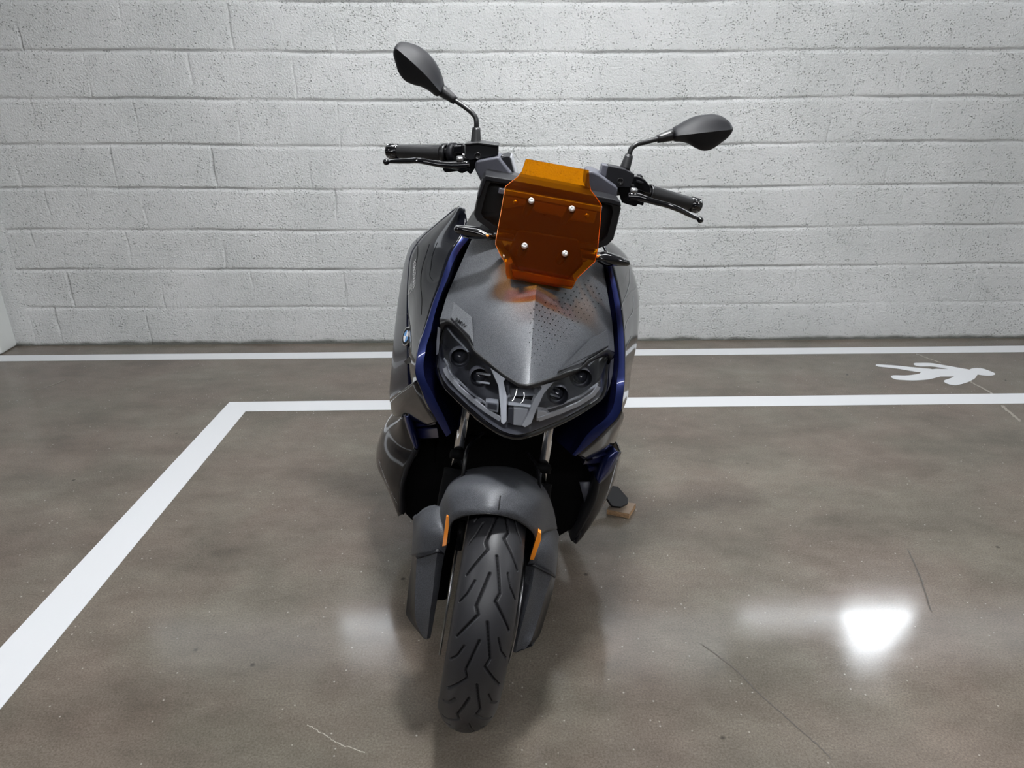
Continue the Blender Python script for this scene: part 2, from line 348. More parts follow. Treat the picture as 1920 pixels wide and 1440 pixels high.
def crack(pts, w, m):
    p = lin([floor_at(*q) for q in pts], 60); p[:, :2] += .5*(rng.normal(0, .0016, (60, 2))+np.cumsum(rng.normal(0, .0012, (60, 2)), 0)); p[:, 2] = .0006
    t = np.gradient(p, axis=0); t /= np.linalg.norm(t, axis=1)[:, None]; nrm = np.stack([-t[:, 1], t[:, 0], 0*t[:, 0]], 1)
    ww = (w*(.55+.6*rng.random(60)))[:, None]
    o = grid('trim_%d' % crack.n, [p-nrm*ww, p+nrm*ww], m, smooth=False); crack.n += 1; struct(o)
crack.n = 1
crack([(1718, 664), (1745, 674), (1764, 680)], .006, crackm); crack([(1812, 712), (1838, 726), (1862, 740)], .006, crackm); crack([(1880, 760), (1888, 769), (1920, 792)], .008, crackm)
crack([(1703, 1032), (1722, 1075), (1748, 1142)], .0025, darkcrack); crack([(1315, 1208), (1365, 1245), (1420, 1300), (1505, 1375), (1560, 1425)], .0016, darkcrack)
crack([(85, 727), (122, 713)], .006, crackm); crack([(575, 1360), (640, 1398), (680, 1412)], .0012, crackm)

# ---- painted markings (a millimetre of paint each)
linem = mat('white floor paint', (.66, .67, .69), .42, bump=(120, .1, .0005))
def marking(name, poly, label, cat):
    p = np.array(poly, float); p[:, 2] = .0004
    o = prism(name, p, (0, 0, .0009), linem, bevel=0, smooth=False); tag(o, label, cat); return o
marking('floor_line', [(-4.2, 3.372, 0), (5.2, 3.392, 0), (5.2, 3.484, 0), (-4.2, 3.446, 0)], 'long white painted line running close along the foot of the block wall', 'floor line')
L_in = [floor_at(460.5, 771.5), floor_at(0, 1331)]; L_out = [floor_at(430.5, 754), floor_at(0, 1216)]
ext = lambda a, b, s: a+(b-a)*s
marking('floor_line', [floor_at(430.5, 754), (5.2, 2.905, 0), (5.2, 2.797, 0), floor_at(460.5, 771.5), ext(L_in[0], L_in[1], 1.5), ext(L_out[0], L_out[1], 1.5)],
        'white L-shaped parking bay line turning a corner on the left of the floor', 'floor line')
def blob(cl, w):
    """rounded limb along px centre line with half widths (m)"""
    p = spl([floor_at(*q) for q in cl], 24); ww = .74*np.interp(np.linspace(0, 1, 24), np.linspace(0, 1, len(w)), w)
    t = np.gradient(p, axis=0); t /= np.linalg.norm(t, axis=1)[:, None]; n = np.stack([-t[:, 1], t[:, 0], 0*t[:, 0]], 1)
    th = np.linspace(-np.pi/2, np.pi/2, 9)
    c1 = [p[-1]+ww[-1]*(math.cos(a)*t[-1]+math.sin(a)*n[-1]) for a in th]; c0 = [p[0]+ww[0]*(-math.cos(a)*t[0]-math.sin(a)*n[0]) for a in th]
    return np.concatenate([p-n*ww[:, None], np.array(c1), (p+n*ww[:, None])[::-1], np.array(c0)])
def pictogram():
    v = []; f = []
    head = spl([floor_at(*q) for q in [(1816, 694), (1824, 691), (1840, 691), (1856, 696), (1866, 701), (1858, 704.5), (1840, 703.5), (1824, 700), (1816, 694)]], 40)[:-1]
    trunk = [floor_at(*q) for q in [(1756, 692), (1790, 693), (1817, 694.5), (1828, 700), (1822, 703.5), (1806, 706), (1786, 706), (1752, 706.3), (1728, 706), (1724, 700.5), (1735, 693.5)]]
    polys = [head, np.array(trunk), blob([(1648, 685.8), (1680, 688.5), (1710, 692.5), (1745, 696.5)], [.020, .026, .036, .044]), blob([(1682, 708.3), (1705, 709), (1725, 707.5), (1750, 702)], [.036, .040, .045, .045]),
             blob([(1722, 684.3), (1748, 684.6), (1775, 689), (1815, 696)], [.030, .030, .030, .030]), blob([(1784, 717.5), (1796, 714), (1812, 706), (1822, 699)], [.042, .046, .048, .035])]
    for i, p in enumerate(polys):
        p = np.array(p); p[:, 2] = .0004+.0001*i; q = p.copy(); q[:, 2] += .0009; n = len(p); b = len(v)
        v += list(p)+list(q); f += [tuple(range(b+n, b+2*n))]+[(b+j, b+(j+1) % n, b+n+(j+1) % n, b+n+j) for j in range(n)]
    o = mesh('pedestrian_symbol', v, f, linem, smooth=False)
    bpy.context.view_layer.update()
    tag(o, 'white painted walking figure symbol on the floor between the two lines', 'floor symbol')
pictogram()

# ---- lamps of the place and added dim wall panels (out of the frame)
def lamp(name, lo, hi, s, label, col=(.97, .985, 1.0), group=None, face='z'):
    o = empty(name, ((lo[0]+hi[0])/2, (lo[1]+hi[1])/2, hi[2] if face == 'z' else lo[2])); tag(o, label, 'lamp', group)
    x, y, z = o.location
    sh = lambda p: (p[0]-x, p[1]-y, p[2]-z)
    if face == 'z':
        box('housing', sh((lo[0]-.015, lo[1]-.015, lo[2]+.02)), sh((hi[0]+.015, hi[1]+.015, hi[2])), smoothwhite, o)
        box('diffuser', sh((lo[0], lo[1], lo[2])), sh((hi[0], hi[1], lo[2]+.018)), emit(name+' light', col, s), o)
    else:
        box('housing', sh((lo[0]-.015, lo[1]+.02, lo[2]-.0)), sh((hi[0]+.015, hi[1], hi[2]+.015)), smoothwhite, o)
        box('diffuser', sh((lo[0], lo[1], lo[2])), sh((hi[0], lo[1]+.018, hi[2])), emit(name+' light', col, s), o)
    return o
lamp('ceiling_light', (.0, 1.36, CEIL-.08), (.28, 1.46, CEIL), LAMP['main'], 'short strip light on the ceiling straight above the scooter')
lamp('ceiling_light', (-1.1, 2.25, CEIL-.08), (1.5, 2.40, CEIL), LAMP['near'], 'long strip light on the ceiling between the scooter and the block wall')
lamp('ceiling_light', (-2.2, -1.15, CEIL-.08), (2.2, -1.0, CEIL), LAMP['row'], 'long strip light on the ceiling behind the camera')
lamp('ceiling_light', (3.0, .6, CEIL-.08), (4.4, .75, CEIL), LAMP['side'], 'strip light on the ceiling to the right of the parking bay')
lamp('ceiling_light', (-4.2, .6, CEIL-.08), (-2.9, .75, CEIL), LAMP['side'], 'strip light on the ceiling to the left of the parking bay')
def glow_panel(strips, label):
    """unseen glowing panel above the block wall, shaped for its floor reflection; strips: (x0, x1, x0 top, x1 top, z0, z1, luminance)"""
    x = (strips[0][0]+strips[0][1])/2; z = strips[0][4]
    o = empty('unseen_glow_panel', (x, WALL_Y-.004, z)); tag(o, label, 'lamp')
    for a, b, c, d, z0, z1, lum in strips:
        prism('diffuser', [(a-x, -.032, z0-z), (b-x, -.032, z0-z), (d-x, -.032, z1-z), (c-x, -.032, z1-z)], (0, .012, 0), emit('wall lamp light', (.90, .95, 1.0), lum), o, bevel=0, smooth=False)
        prism('housing', [(a-x-.006, -.020, z0-z-.004), (b-x+.006, -.020, z0-z-.004), (d-x+.006, -.020, z1-z+.004), (c-x-.006, -.020, z1-z+.004)], (0, .019, 0), smoothwhite, o, bevel=0, smooth=False)
K = LAMP['wall']
glow_panel([(2.13, 2.62, 2.19, 2.58, 1.825, 1.96, 26*K), (2.20, 2.57, 2.26, 2.52, 1.97, 2.14, 20*K), (2.28, 2.50, 2.31, 2.47, 2.15, 2.30, 10*K)], 'bright tapering unseen glow panel above the block wall at the far right')
glow_panel([(1.50, 2.11, 1.50, 2.11, 1.825, 1.915, 11*K)], 'slim unseen glow panel beside the bright one at the right')
glow_panel([(-1.02, -.62, -1.0, -.66, 1.825, 1.93, 8*K), (-1.02, -.66, -1.0, -.70, 1.94, 2.2, 3.2*K)], 'unseen glow panel above the block wall left of the scooter')
glow_panel([(-.5, 1.45, -.5, 1.45, 1.825, 2.30, 1.9*K)], 'wide dim glow panel added above the block wall behind the scooter')  # dim panels added to brighten the band mirrored in the floor
glow_panel([(2.7, 3.5, 2.7, 3.5, 1.825, 2.25, 1.6*K)], 'dim glow panel added above the block wall at the right end')
glow_panel([(-2.2, -1.1, -2.2, -1.1, 1.825, 2.2, 1.3*K)], 'dim glow panel added above the block wall at the left end')

# ================================================================= SCOOTER
LEAN, HEAD, STEER = R(11.566), R(1.203), R(-4.802)
ORG = np.array([-.10614, 1.28251, .0012])
ch, sh_ = math.cos(HEAD), math.sin(HEAD)
ex0 = np.array([ch, sh_, 0]); eyv = np.array([-sh_, ch, 0]); ez0 = np.array([0, 0, 1.0])
exv = math.cos(LEAN)*ex0-math.sin(LEAN)*ez0; ezv = math.sin(LEAN)*ex0+math.cos(LEAN)*ez0
BM = np.stack([exv, eyv, ezv], 1)
scooter = empty('scooter')
scooter.matrix_world = Matrix([list(BM[i])+[ORG[i]] for i in range(3)]+[[0, 0, 0, 1]])
tag(scooter, 'dark blue and grey electric scooter with orange windscreen leaning on its side stand', 'scooter')
KA = np.array([0, math.sin(R(26.5)), math.cos(R(26.5))]); KO = np.array([0, -.12, 0])
def rotv(v, d): return v*math.cos(d)+np.cross(KA, v)*math.sin(d)+KA*(v@KA)[..., None]*(1-math.cos(d)) if v.ndim > 1 else v*math.cos(d)+np.cross(KA, v)*math.sin(d)+KA*np.dot(KA, v)*(1-math.cos(d))
def steer(p): return rotv(np.asarray(p, float)-KO, STEER)+KO
LC = BM.T@(CAMP-ORG)
def ldir(px, py): return BM.T@(fw+(px-960)/FOC*RA-(py-720)/FOC*UA)
def P(px, py, y):                        # point of the frame-fixed body, y metres behind the front axle
    y = y-.07*min(1, max(0, (.30-y)/.27))
    d = ldir(px, py); return LC+(y-LC[1])/d[1]*d
def S(px, py, y):                        # the same for what turns with the handlebar; returned already turned
    y = y-.10*min(1, max(0, (.25-y)/.19))
    o = rotv(LC-KO, -STEER)+KO; d = rotv(ldir(px, py), -STEER); return steer(o+(y-o[1])/d[1]*d)
def Ps(l): return [P(*q) for q in l]
def Ss(l): return [S(*q) for q in l]
def bvh_of(o):
    me = o.data; return BVHTree.FromPolygons([v.co.copy() for v in me.vertices], [list(p.vertices) for p in me.polygons])
def snap(bv, px, py, off=.0008):
    d = Vector(ldir(px, py)).normalized(); h = bv.ray_cast(Vector(LC), d)
    if h[0] is None:
        n = bv.find_nearest(Vector(LC)+d*1.40); return np.array(n[0])
    n = h[1] if h[1].dot(d) < 0 else -h[1]
    return np.array(h[0]+n*off)
def text_mesh(body, shear=0.0, outline=0.0):
    c = bpy.data.curves.new('lettering', 'FONT'); c.body = body; c.shear = shear; c.resolution_u = 3; c.offset = .012
    if outline: c.fill_mode = 'NONE'; c.bevel_depth = outline; c.bevel_resolution = 0
    o = bpy.data.objects.new('lettering_source', c); COL.objects.link(o)
    bpy.context.view_layer.update(); dg = bpy.context.evaluated_depsgraph_get()
    me = bpy.data.meshes.new_from_object(o.evaluated_get(dg)); bpy.data.objects.remove(o)
    v = np.array([x.co[:] for x in me.vertices]); f = [list(p.vertices) for p in me.polygons]
    bpy.data.meshes.remove(me); bpy.data.curves.remove(c)
    v[:, 0] -= v[:, 0].min(); v[:, 1] -= v[:, 1].min(); v[:, 0] /= v[:, 0].max(); v[:, 1] /= v[:, 1].max(); return v, f
def decal(name, body, quad, bv, m, parent, shear=0.0, outline=0.0, off=.0008):
    v, f = text_mesh(body, shear, outline); q = np.array(quad, float)   # quad px: start-bottom, end-bottom, end-top, start-top
    out = []
    for x, y, z in v:
        p = (q[0]*(1-x)+q[1]*x)*(1-y)+(q[3]*(1-x)+q[2]*x)*y; out.append(snap(bv, p[0], p[1], off))
    return mesh(name, out, f, m, parent, smooth=False)

# ---------------------------------------------------------------- front tyre with cut tread
def tyre(name, cx, R0, c, half, grooves, parent, steered, cy=0.0, fine=True):
    nu, nv = (1500, 96) if fine else (120, 40)
    per = 2*np.pi*R0; vs = np.linspace(-half, half, nv); us = np.arange(nu)/nu*per
    U, V = np.meshgrid(us, vs, indexing='ij'); dep = np.zeros_like(U)
    if grooves:
        pitch = per/14
        for pts, w in grooves:
            for k in range(-1, 2):
                for a, b in zip(pts[:-1], pts[1:]):
                    uu = np.mod(U, pitch)+k*pitch
                    ax, ay = a; bx, by = b; dx, dy = bx-ax, by-ay
                    t = np.clip(((uu-ax)*dx+(V-ay)*dy)/(dx*dx+dy*dy), 0, 1)
                    d = np.hypot(uu-ax-t*dx, V-ay-t*dy); dep = np.maximum(dep, .0052*np.clip(1.6-d/w, 0, 1))
    phi = V/c; sec = c*np.sin(phi); rad = R0-(c-c*np.cos(phi))-dep
    th = U/R0
    Pp = np.stack([cx+sec, cy-rad*np.cos(th), R0+rad*np.sin(th)], -1)
    # sidewalls
    e0 = Pp[:, :1].copy(); e1 = Pp[:, -1:].copy()
    def ring(sx, rr): return np.stack([np.full(nu, cx+sx), cy-rr*np.cos(th[:, 0]), R0+rr*np.sin(th[:, 0])], -1)[:, None]
    s = c*math.sin(half/c); rb = R0-.074 if R0 < .28 else R0-.085
    Pp = np.concatenate([ring(-s*.74, rb-.008), ring(-s*.80, rb), ring(-s*.99, rb+.026), Pp, ring(s*.99, rb+.026), ring(s*.80, rb), ring(s*.74, rb-.008)], 1)
    n1, n2 = Pp.shape[:2]; v = Pp.reshape(-1, 3)
    if steered: v = rotv(v-KO, STEER)+KO
    idx = np.arange(n1*n2).reshape(n1, n2); nx = np.roll(idx, -1, 0)
    f = np.stack([idx[:, :-1], idx[:, 1:], nx[:, 1:], nx[:, :-1]], -1).reshape(-1, 4)
    me = bpy.data.meshes.new(name); me.vertices.add(len(v)); me.vertices.foreach_set('co', v.astype(np.float32).ravel())
    me.loops.add(f.size); me.loops.foreach_set('vertex_index', f.astype(np.int32).ravel())
    me.polygons.add(len(f)); me.polygons.foreach_set('loop_start', np.arange(0, f.size, 4, dtype=np.int32)); me.polygons.foreach_set('loop_total', np.full(len(f), 4, np.int32))
    me.update(calc_edges=True); me.flip_normals()
    o = link(name, me, M['rubber'], parent)
    if grooves:
        me.materials.append(M['ink']); full = np.zeros((n1, n2)); full[:, 3:-3] = dep; a_ = full[:, :-1]; b_ = full[:, 1:]
        fd = np.minimum(np.minimum(a_, b_), np.minimum(np.roll(a_, -1, 0), np.roll(b_, -1, 0))); me.polygons.foreach_set('material_index', (fd > .0022).astype(np.int32).ravel())  # black on the groove faces paints in their shade
    return o
WX = .009
u_ = lambda l, s: ([((a % 9), b) for a, b in l], s)
base = .119*1.035
Lg = [(.1130, -.004), (.0500, -.0205), (.0350, -.0145), (-.0165, -.052)]
Rg = [(.148, .005), (.0795, .0210), (.0635, .0142), (.010, .056)]
Ls = [(.0965, -.031), (.070, -.0435), (.052, -.060)]
Rs = [(.120, .032), (.094, .0425), (.073, .062)]
tyre('front_tyre', WX, .2745, .0625, .080, [(Lg, .0019), (Rg, .0019), (Ls, .0015), (Rs, .0015)], scooter, True)
ax = lambda x, y=0, z=.2745: steer((WX+x, y, z)); xd = steer((1, 0, 0))-steer((0, 0, 0))
rim = lathe('front_wheel', [(-.045, .196), (-.047, .188), (-.030, .176), (-.020, .168), (.020, .168), (.030, .176), (.047, .188), (.045, .196)], ax(0), xd, M['plastic'], scooter, n=64)
lathe('hub', [(-.05, .012), (-.05, .045), (.05, .045), (.05, .012)], ax(0), xd, M['plastic'], rim, n=32)
for k in range(5):
    a = 2*math.pi*k/5+.3
    tube('spoke', [ax(0, -.04*math.cos(a), .2745+.04*math.sin(a)), ax(0, -.172*math.cos(a), .2745+.172*math.sin(a))], [.016, .010], M['plastic'], rim)
for s in (-1, 1):
    lathe('brake_disc', [(s*.0715, .098), (s*.0715, .1325), (s*.0755, .1325), (s*.0755, .098), (s*.0715, .098)], ax(0), xd, M['steel'], scooter, n=64)
    bc = [ax(s*.062, .05, .2745+.075), ax(s*.062, .13, .2745+.04), ax(s*.062, .15, .2745+.09), ax(s*.062, .08, .2745+.14)]
    prism('brake_caliper', bc, xd*s*.045, M['black'], scooter, bevel=.006)

# ---------------------------------------------------------------- fork
fk = lambda x, z: steer((x, .4986*z-.137, z))
for s in (-1, 1):
    lathe('fork_leg', [(0, .018), (.0, .028), (.24, .028), (.27, .026), (.285, .026), (.287, .014)], fk(s*.097, .262), fk(s*.097, .6)-fk(s*.097, .262), M['dark'], scooter, n=28)
    tube('fork_tube', [fk(s*.097, .50), fk(s*.097, .86)], .0112, M['chrome'], scooter, n=28)
    lathe('fork_seal', [(0, .012), (0, .018), (.012, .019), (.02, .016), (.02, .0115)], fk(s*.097, .538), fk(s*.097, .6)-fk(s*.097, .55), M['dark'], scooter, n=24)
box_p = [steer(q) for q in [(-.12, .25, .80), (.12, .25, .80), (.12, .33, .80), (-.12, .33, .80)]]
prism('fork_bridge', box_p, steer((0, .02, .84))-steer((0, 0, .80)), M['black'], scooter, bevel=.008)
tube('brake_hose', Ss([(868, 895, .12), (872, 862, .13), (885, 830, .20), (905, 812, .26)]), .004, M['black'], scooter, res=20)
tube('brake_hose', Ss([(1013, 925, .10), (1011, 900, .13), (1005, 870, .2), (990, 850, .26)]), .004, M['black'], scooter, res=20)

# ---------------------------------------------------------------- front fender
N = 44
lip = spl(Ss([(839, 1018, .05), (842, 990, .035), (848, 976, .022), (865, 967, .008), (890, 962.5, -.004), (915, 961.5, -.01), (940, 964.5, -.004), (965, 972, .008), (987, 985, .022), (1000, 997, .036), (1006, 1012, .05)]), N)
mid_ = spl(Ss([(826, 1000, .075), (833, 958, .068), (846, 932, .056), (868, 922, .048), (895, 917, .042), (925, 916, .04), (952, 919, .042), (978, 927, .048), (1001, 943, .056), (1014, 968, .068), (1020, 1000, .08)]), N)
back = spl(Ss([(812, 985, .13), (828, 938, .13), (845, 906, .135), (865, 891, .145), (897, 882, .15), (930, 879, .152), (962, 882, .15), (992, 892, .145), (1017, 912, .135), (1036, 952, .13), (1044, 992, .13)]), N)
deep = back+(steer((0, .10, -.05))-steer((0, 0, 0)))
under = lip+(steer((0, .03, -.012))-steer((0, 0, 0)))*np.ones((N, 1)); under[:, 2] += .002
fender = grid('front_fender', skin([lip, mid_, back, deep], 22), M['fendergrey'], scooter, thick=.004)
grid('fender_lip', [lip+np.array([0, -.0005, -.001]), under], M['black'], fender, thick=.002)
bf = bvh_of(fender)
sl = [(936.5, 930), (939, 930), (935.5, 957), (933, 957)]
mesh('fender_seam', [snap(bf, *q, .002) for q in sl], [(0, 1, 2, 3)], M['ink'], fender, smooth=False)
def side_guard(upper, guard, refl):
    n = 18
    rows = [spl(Ss(c), n) for c in upper]; rows = [rows[0]+np.array([.0, .09, -.06])]+rows
    up = grid('fork_cover', skin(rows, 14), M['fendergrey'], scooter, thick=.004)
    g = [spl(Ss(c), 26) for c in guard]
    s = np.sign(g[0][0][0]-g[3][0][0]); bk = g[0]+np.array([0, .10, 0]); bi = g[3]+np.array([0, .09, 0])
    rows = [bk, g[0], g[0]*.3+g[1]*.7, g[1], g[1]*.6+g[2]*.4, g[2]*.75+g[1]*.25, g[2], g[2]*.5+g[3]*.5, g[3], bi]
    gd = grid('fork_guard', [g[1], g[1]*.6+g[2]*.4+np.array([0, .004, 0]), g[2]*.8+g[1]*.2+np.array([0, .002, 0]), g[2], g[2]*.5+g[3]*.5, g[3], bi], M['fendergrey'], scooter, sharp=(3, 5))
    grid('guard_recess', [bk, g[0], g[0]*.7+g[1]*.3+np.array([0, .008, 0]), g[1]+np.array([0, .006, 0]), g[1]], M['black'], gd, sharp=(1,))
    # scooped top edge closing the guard to the cover, and the closed bottom
    top = np.array([r[0] for r in rows[1:9]]); grid('guard_top', [top+np.array([0, -.004, .004]), top+np.array([0, .02, -.004]), top+np.array([0, .05, .0])], M['plastic'], gd, thick=.002)
    bot = np.array([r[-1] for r in rows]); c = bot.mean(0)
    mesh('guard_base', np.vstack([bot, c]), [(i, i+1, len(bot)) for i in range(len(bot)-1)], M['plastic'], gd, smooth=False)
    rp = Ss(refl); prism('side_reflector', rp, (steer((0, .012, 0))-steer((0, 0, 0))), M['amber'], scooter, bevel=.001)
side_guard([[(780, 966, .12), (776.5, 1000, .11), (774, 1042, .095)], [(800, 950, .115), (800, 995, .070), (800, 1038, .055)], [(823, 948, .105), (824, 1000, .056), (822, 1038, .045)], [(838, 972, .085), (839, 1010, .050), (833, 1042, .045)]],
           [[(774, 1039, .10), (770, 1067, .085), (762, 1138, .055), (761, 1152, .05), (767, 1162, .045), (794, 1197, .02)], [(781, 1047, .06), (780, 1075, .045), (778, 1130, .02), (779, 1158, .01), (783, 1175, .004), (796, 1198, -.01)],
            [(820, 1035, .03), (816, 1065, .02), (811, 1115, .0), (806, 1150, -.012), (803, 1180, -.02), (800, 1199, -.025)], [(833, 1039, .05), (828, 1070, .04), (822, 1112, .025), (815, 1152, .01), (811, 1175, .0), (807, 1196, -.01)]],
           [(836.5, 969, .045), (843, 967, .040), (842, 984, .036), (837, 1023, .034), (829, 1025, .036)])
side_guard([[(1047, 1000, .13), (1046, 1040, .11), (1042, 1084, .095)], [(1034, 975, .125), (1032, 1035, .075), (1028, 1072, .065)], [(1018, 968, .11), (1015, 1035, .06), (1010, 1062, .05)], [(1007, 990, .085), (1000, 1040, .052), (988, 1062, .047)]],
           [[(1042, 1081, .10), (1037, 1105, .085), (1021, 1162, .055), (1010, 1194, .03), (1003, 1203, .015), (999, 1211, .005)], [(1034, 1079, .06), (1026, 1105, .045), (1011, 1155, .02), (1000, 1190, 0), (995, 1203, -.01), (985, 1217, -.015)],
            [(1003, 1062, .035), (998, 1095, .02), (987, 1140, .0), (975, 1185, -.015), (970, 1205, -.02), (967, 1224, -.025)], [(986, 1060, .05), (982, 1095, .04), (971, 1135, .025), (962, 1180, .005), (957, 1200, -.005), (952, 1218, -.01)]],
           [(1009, 997, .045), (1015, 1000, .045), (1014.5, 1012, .042), (1001, 1050, .038), (993, 1050, .040)])

# ---------------------------------------------------------------- dark inner body
secs = [(.255, .125, .46, 1.15), (.34, .165, .43, 1.15), (.50, .185, .42, 1.1), (.64, .165, .37, 1.0), (.74, .165, .35, .95), (.80, .160, .345, .85), (.87, .150, .36, .75), (.95, .125, .40, .65), (1.0, .10, .43, .6)]
rows = []
for z, w, y0, y1 in secs:
    rows.append([(-w, y0+.05, z), (-w*.8, y0, z), (-w*.3, y0+.02, z), (w*.3, y0+.02, z), (w*.8, y0, z), (w, y0+.05, z), (w, y1, z), (-w, y1, z)])
grid('inner_fairing', rows, M['dark'], scooter, closed=True, caps=True, smooth=False)

# ---------------------------------------------------------------- nose panel
n = 40
def vrow(left, right): return np.vstack([spl(Ps(left), 21), spl(Ps(right), 21)[1:]])
top = vrow([(884, 449, .385), (915, 447, .372), (960, 447, .352), (1015, 452, .33)], [(1015, 452, .33), (1070, 470, .362), (1105, 482, .378), (1131, 498, .39)])
mid1 = vrow([(857, 510, .330), (885, 512, .306), (940, 520, .266), (1006, 535, .236)], [(1006, 535, .236), (1065, 541, .268), (1110, 546, .31), (1140, 556, .333)])
mid2 = vrow([(838, 555, .290), (870, 568, .252), (930, 585, .199), (1000, 605, .157)], [(1000, 605, .157), (1062, 606, .197), (1115, 602, .252), (1148, 606, .297)])
n = 41
bot_px = [(825, 599, .245), (843, 600, .232), (879, 636, .182), (888, 655, .160), (916, 678, .123), (944, 701, .088), (968, 717, .058), (985, 721, .046), (1000, 719, .050), (1028, 710, .082), (1060, 698, .118), (1088, 689, .158), (1101, 674, .183), (1117, 665, .212), (1138, 653, .242), (1152, 660, .256)]
bt = np.array(bot_px, float); bx = np.concatenate([np.linspace(825, 992, 21), np.linspace(992, 1152, 21)[1:]])
bot = np.array([P(x, np.interp(x, bt[:, 0], bt[:, 1]), np.interp(x, bt[:, 0], bt[:, 2])) for x in bx])
nose_rows = skin([top, mid1, mid2, bot], 34)
tuck_l = [r[0]+np.array([.004, .03, -.01]) for r in nose_rows]; tuck_r = [r[-1]+np.array([-.004, .03, -.01]) for r in nose_rows]
nose_rows = [np.vstack([a, r, b]) for a, r, b in zip(tuck_l, nose_rows, tuck_r)]
nose = grid('nose_panel', np.array(nose_rows).transpose(1, 0, 2), M['granite'], scooter, sharp=(1, 21, 41))
bn = bvh_of(nose)
def facet(px, h, name='raised_facet'):
    base = [snap(bn, *q, .0) for q in px]; c = base[:]
    lift = [b+np.array([0, -hh*.7, hh]) for b, hh in zip(base, h)]
    k = len(px); f = [tuple(range(k, 2*k))]+[(j, (j+1) % k, k+(j+1) % k, k+j) for j in range(k)]
    return mesh(name, base+lift, f, M['granite'], nose, bevel=.0015)
fac = facet([(850, 566), (883, 601), (888, 650), (879, 637), (844, 600)], [0, .011, .002, .011, .008])
facet([(1139, 618), (1139, 652), (1117, 665), (1101, 674), (1091, 684), (1103, 642)], [0, .007, .009, .011, .002, .011])
decal('lettering', 'BMW', [(853, 603), (872, 616.5), (876, 610.5), (857, 596.5)], BVHTree.FromPolygons([v.co.copy() for v in fac.data.vertices], [list(p.vertices) for p in fac.data.polygons]), M['ink'], nose, off=.0012)
# little triangular perforations on the right half
def perforations():
    poly = [(993, 576), (1012, 568), (1044, 556), (1070, 547), (1100, 524), (1114, 531), (1131, 568), (1112, 590), (1085, 612), (1045, 650), (1012, 690), (992, 684)]
    def inside(x, y):
        c = False
        for (x1, y1), (x2, y2) in zip(poly, poly[1:]+poly[:1]):
            if (y1 > y) != (y2 > y) and x < (x2-x1)*(y-y1)/(y2-y1)+x1: c = not c
        return c
    v = []; f = []
    for i in range(-6, 24):
        for j in range(-14, 24):
            x = 1001+10.3*i-5.6*j; y = 580+3.0*i+7.6*j
            if not inside(x, y): continue
            s = 2.3-1.3*np.clip(((x-995)*.5+(y-560))/140, 0, 1)
            b = len(v); v += [snap(bn, x-s, y-s*.6, .0007), snap(bn, x+s, y-s*.3, .0007), snap(bn, x-s*.1, y+s*1.1, .0007)]; f.append((b, b+1, b+2))
    mesh('perforation_pattern', v, f, M['ink'], nose, smooth=False)
perforations()

# ---------------------------------------------------------------- headlight
lamp_top = [(833, 609, .246), (846, 612, .234), (878, 640, .182), (888, 661, .158), (916, 684, .122), (944, 705, .087), (972, 723, .056), (985, 727, .048), (1000, 725, .053), (1028, 716, .086), (1042, 712, .102), (1087, 696, .160), (1103, 679, .186), (1122, 669, .22), (1138, 662, .246)]
lamp_bot = [(822, 662, .226), (822, 690, .206), (835, 719, .170), (859, 744, .135), (887, 770, .098), (915, 793, .068), (945, 811, .040), (968, 817, .030), (990, 813, .036), (1017, 803, .060), (1050, 789, .092), (1083, 772, .128), (1108, 757, .158), (1124, 745, .182), (1137, 683, .236)]
n = 56
lt = np.array([P(*q) for q in spl(lamp_top, n)]); lb = np.array([P(*q) for q in spl(lamp_bot, n)])
lm = (lt+lb)/2+np.array([0, -.012, .004])
lens_rows = skin([lt, lm, lb], 18)
headlight = empty('headlight'); headlight.parent = scooter
lens_ob = grid('headlight_lens', lens_rows, M['lens'], headlight); blens = bvh_of(lens_ob)
back_rows = [r*np.array([.97, 1, 1])+np.array([0, .056+.03*math.sin(math.pi*i/17), .006]) for i, r in enumerate(lens_rows)]
grid('lamp_bowl', [lens_rows[0]+np.array([0, .004, 0])]+back_rows+[lens_rows[-1]+np.array([0, .004, 0])], M['smoke'], headlight)
# black bezel strip between nose panel and lens
bz_top = [(824, 598, .245), (844, 599, .230), (880, 636, .180), (888, 655, .158), (916, 678, .121), (944, 701, .086), (970, 718, .056), (985, 721, .046), (1000, 719, .049), (1028, 710, .081), (1060, 698, .116), (1088, 689, .157), (1101, 674, .182), (1117, 665, .21), (1138, 652, .241), (1152, 662, .255)]
a = np.array([P(*q) for q in lin(bz_top, 70)]); b = np.array([P(q[0], q[1]+2.5, q[2]-.004) for q in lin([(826, 626, .246), (833, 609, .243)]+lamp_top[1:-1]+[(1138, 664, .243), (1144, 676, .25)], 70)])
ab = (a+b)/2+np.array([0, -.005, .004])
grid('headlight_bezel', [a+np.array([0, .02, -.004]), a+np.array([0, -.002, .001]), ab, b+np.array([0, -.001, 0]), b+np.array([0, .015, 0])], M['black'], headlight)
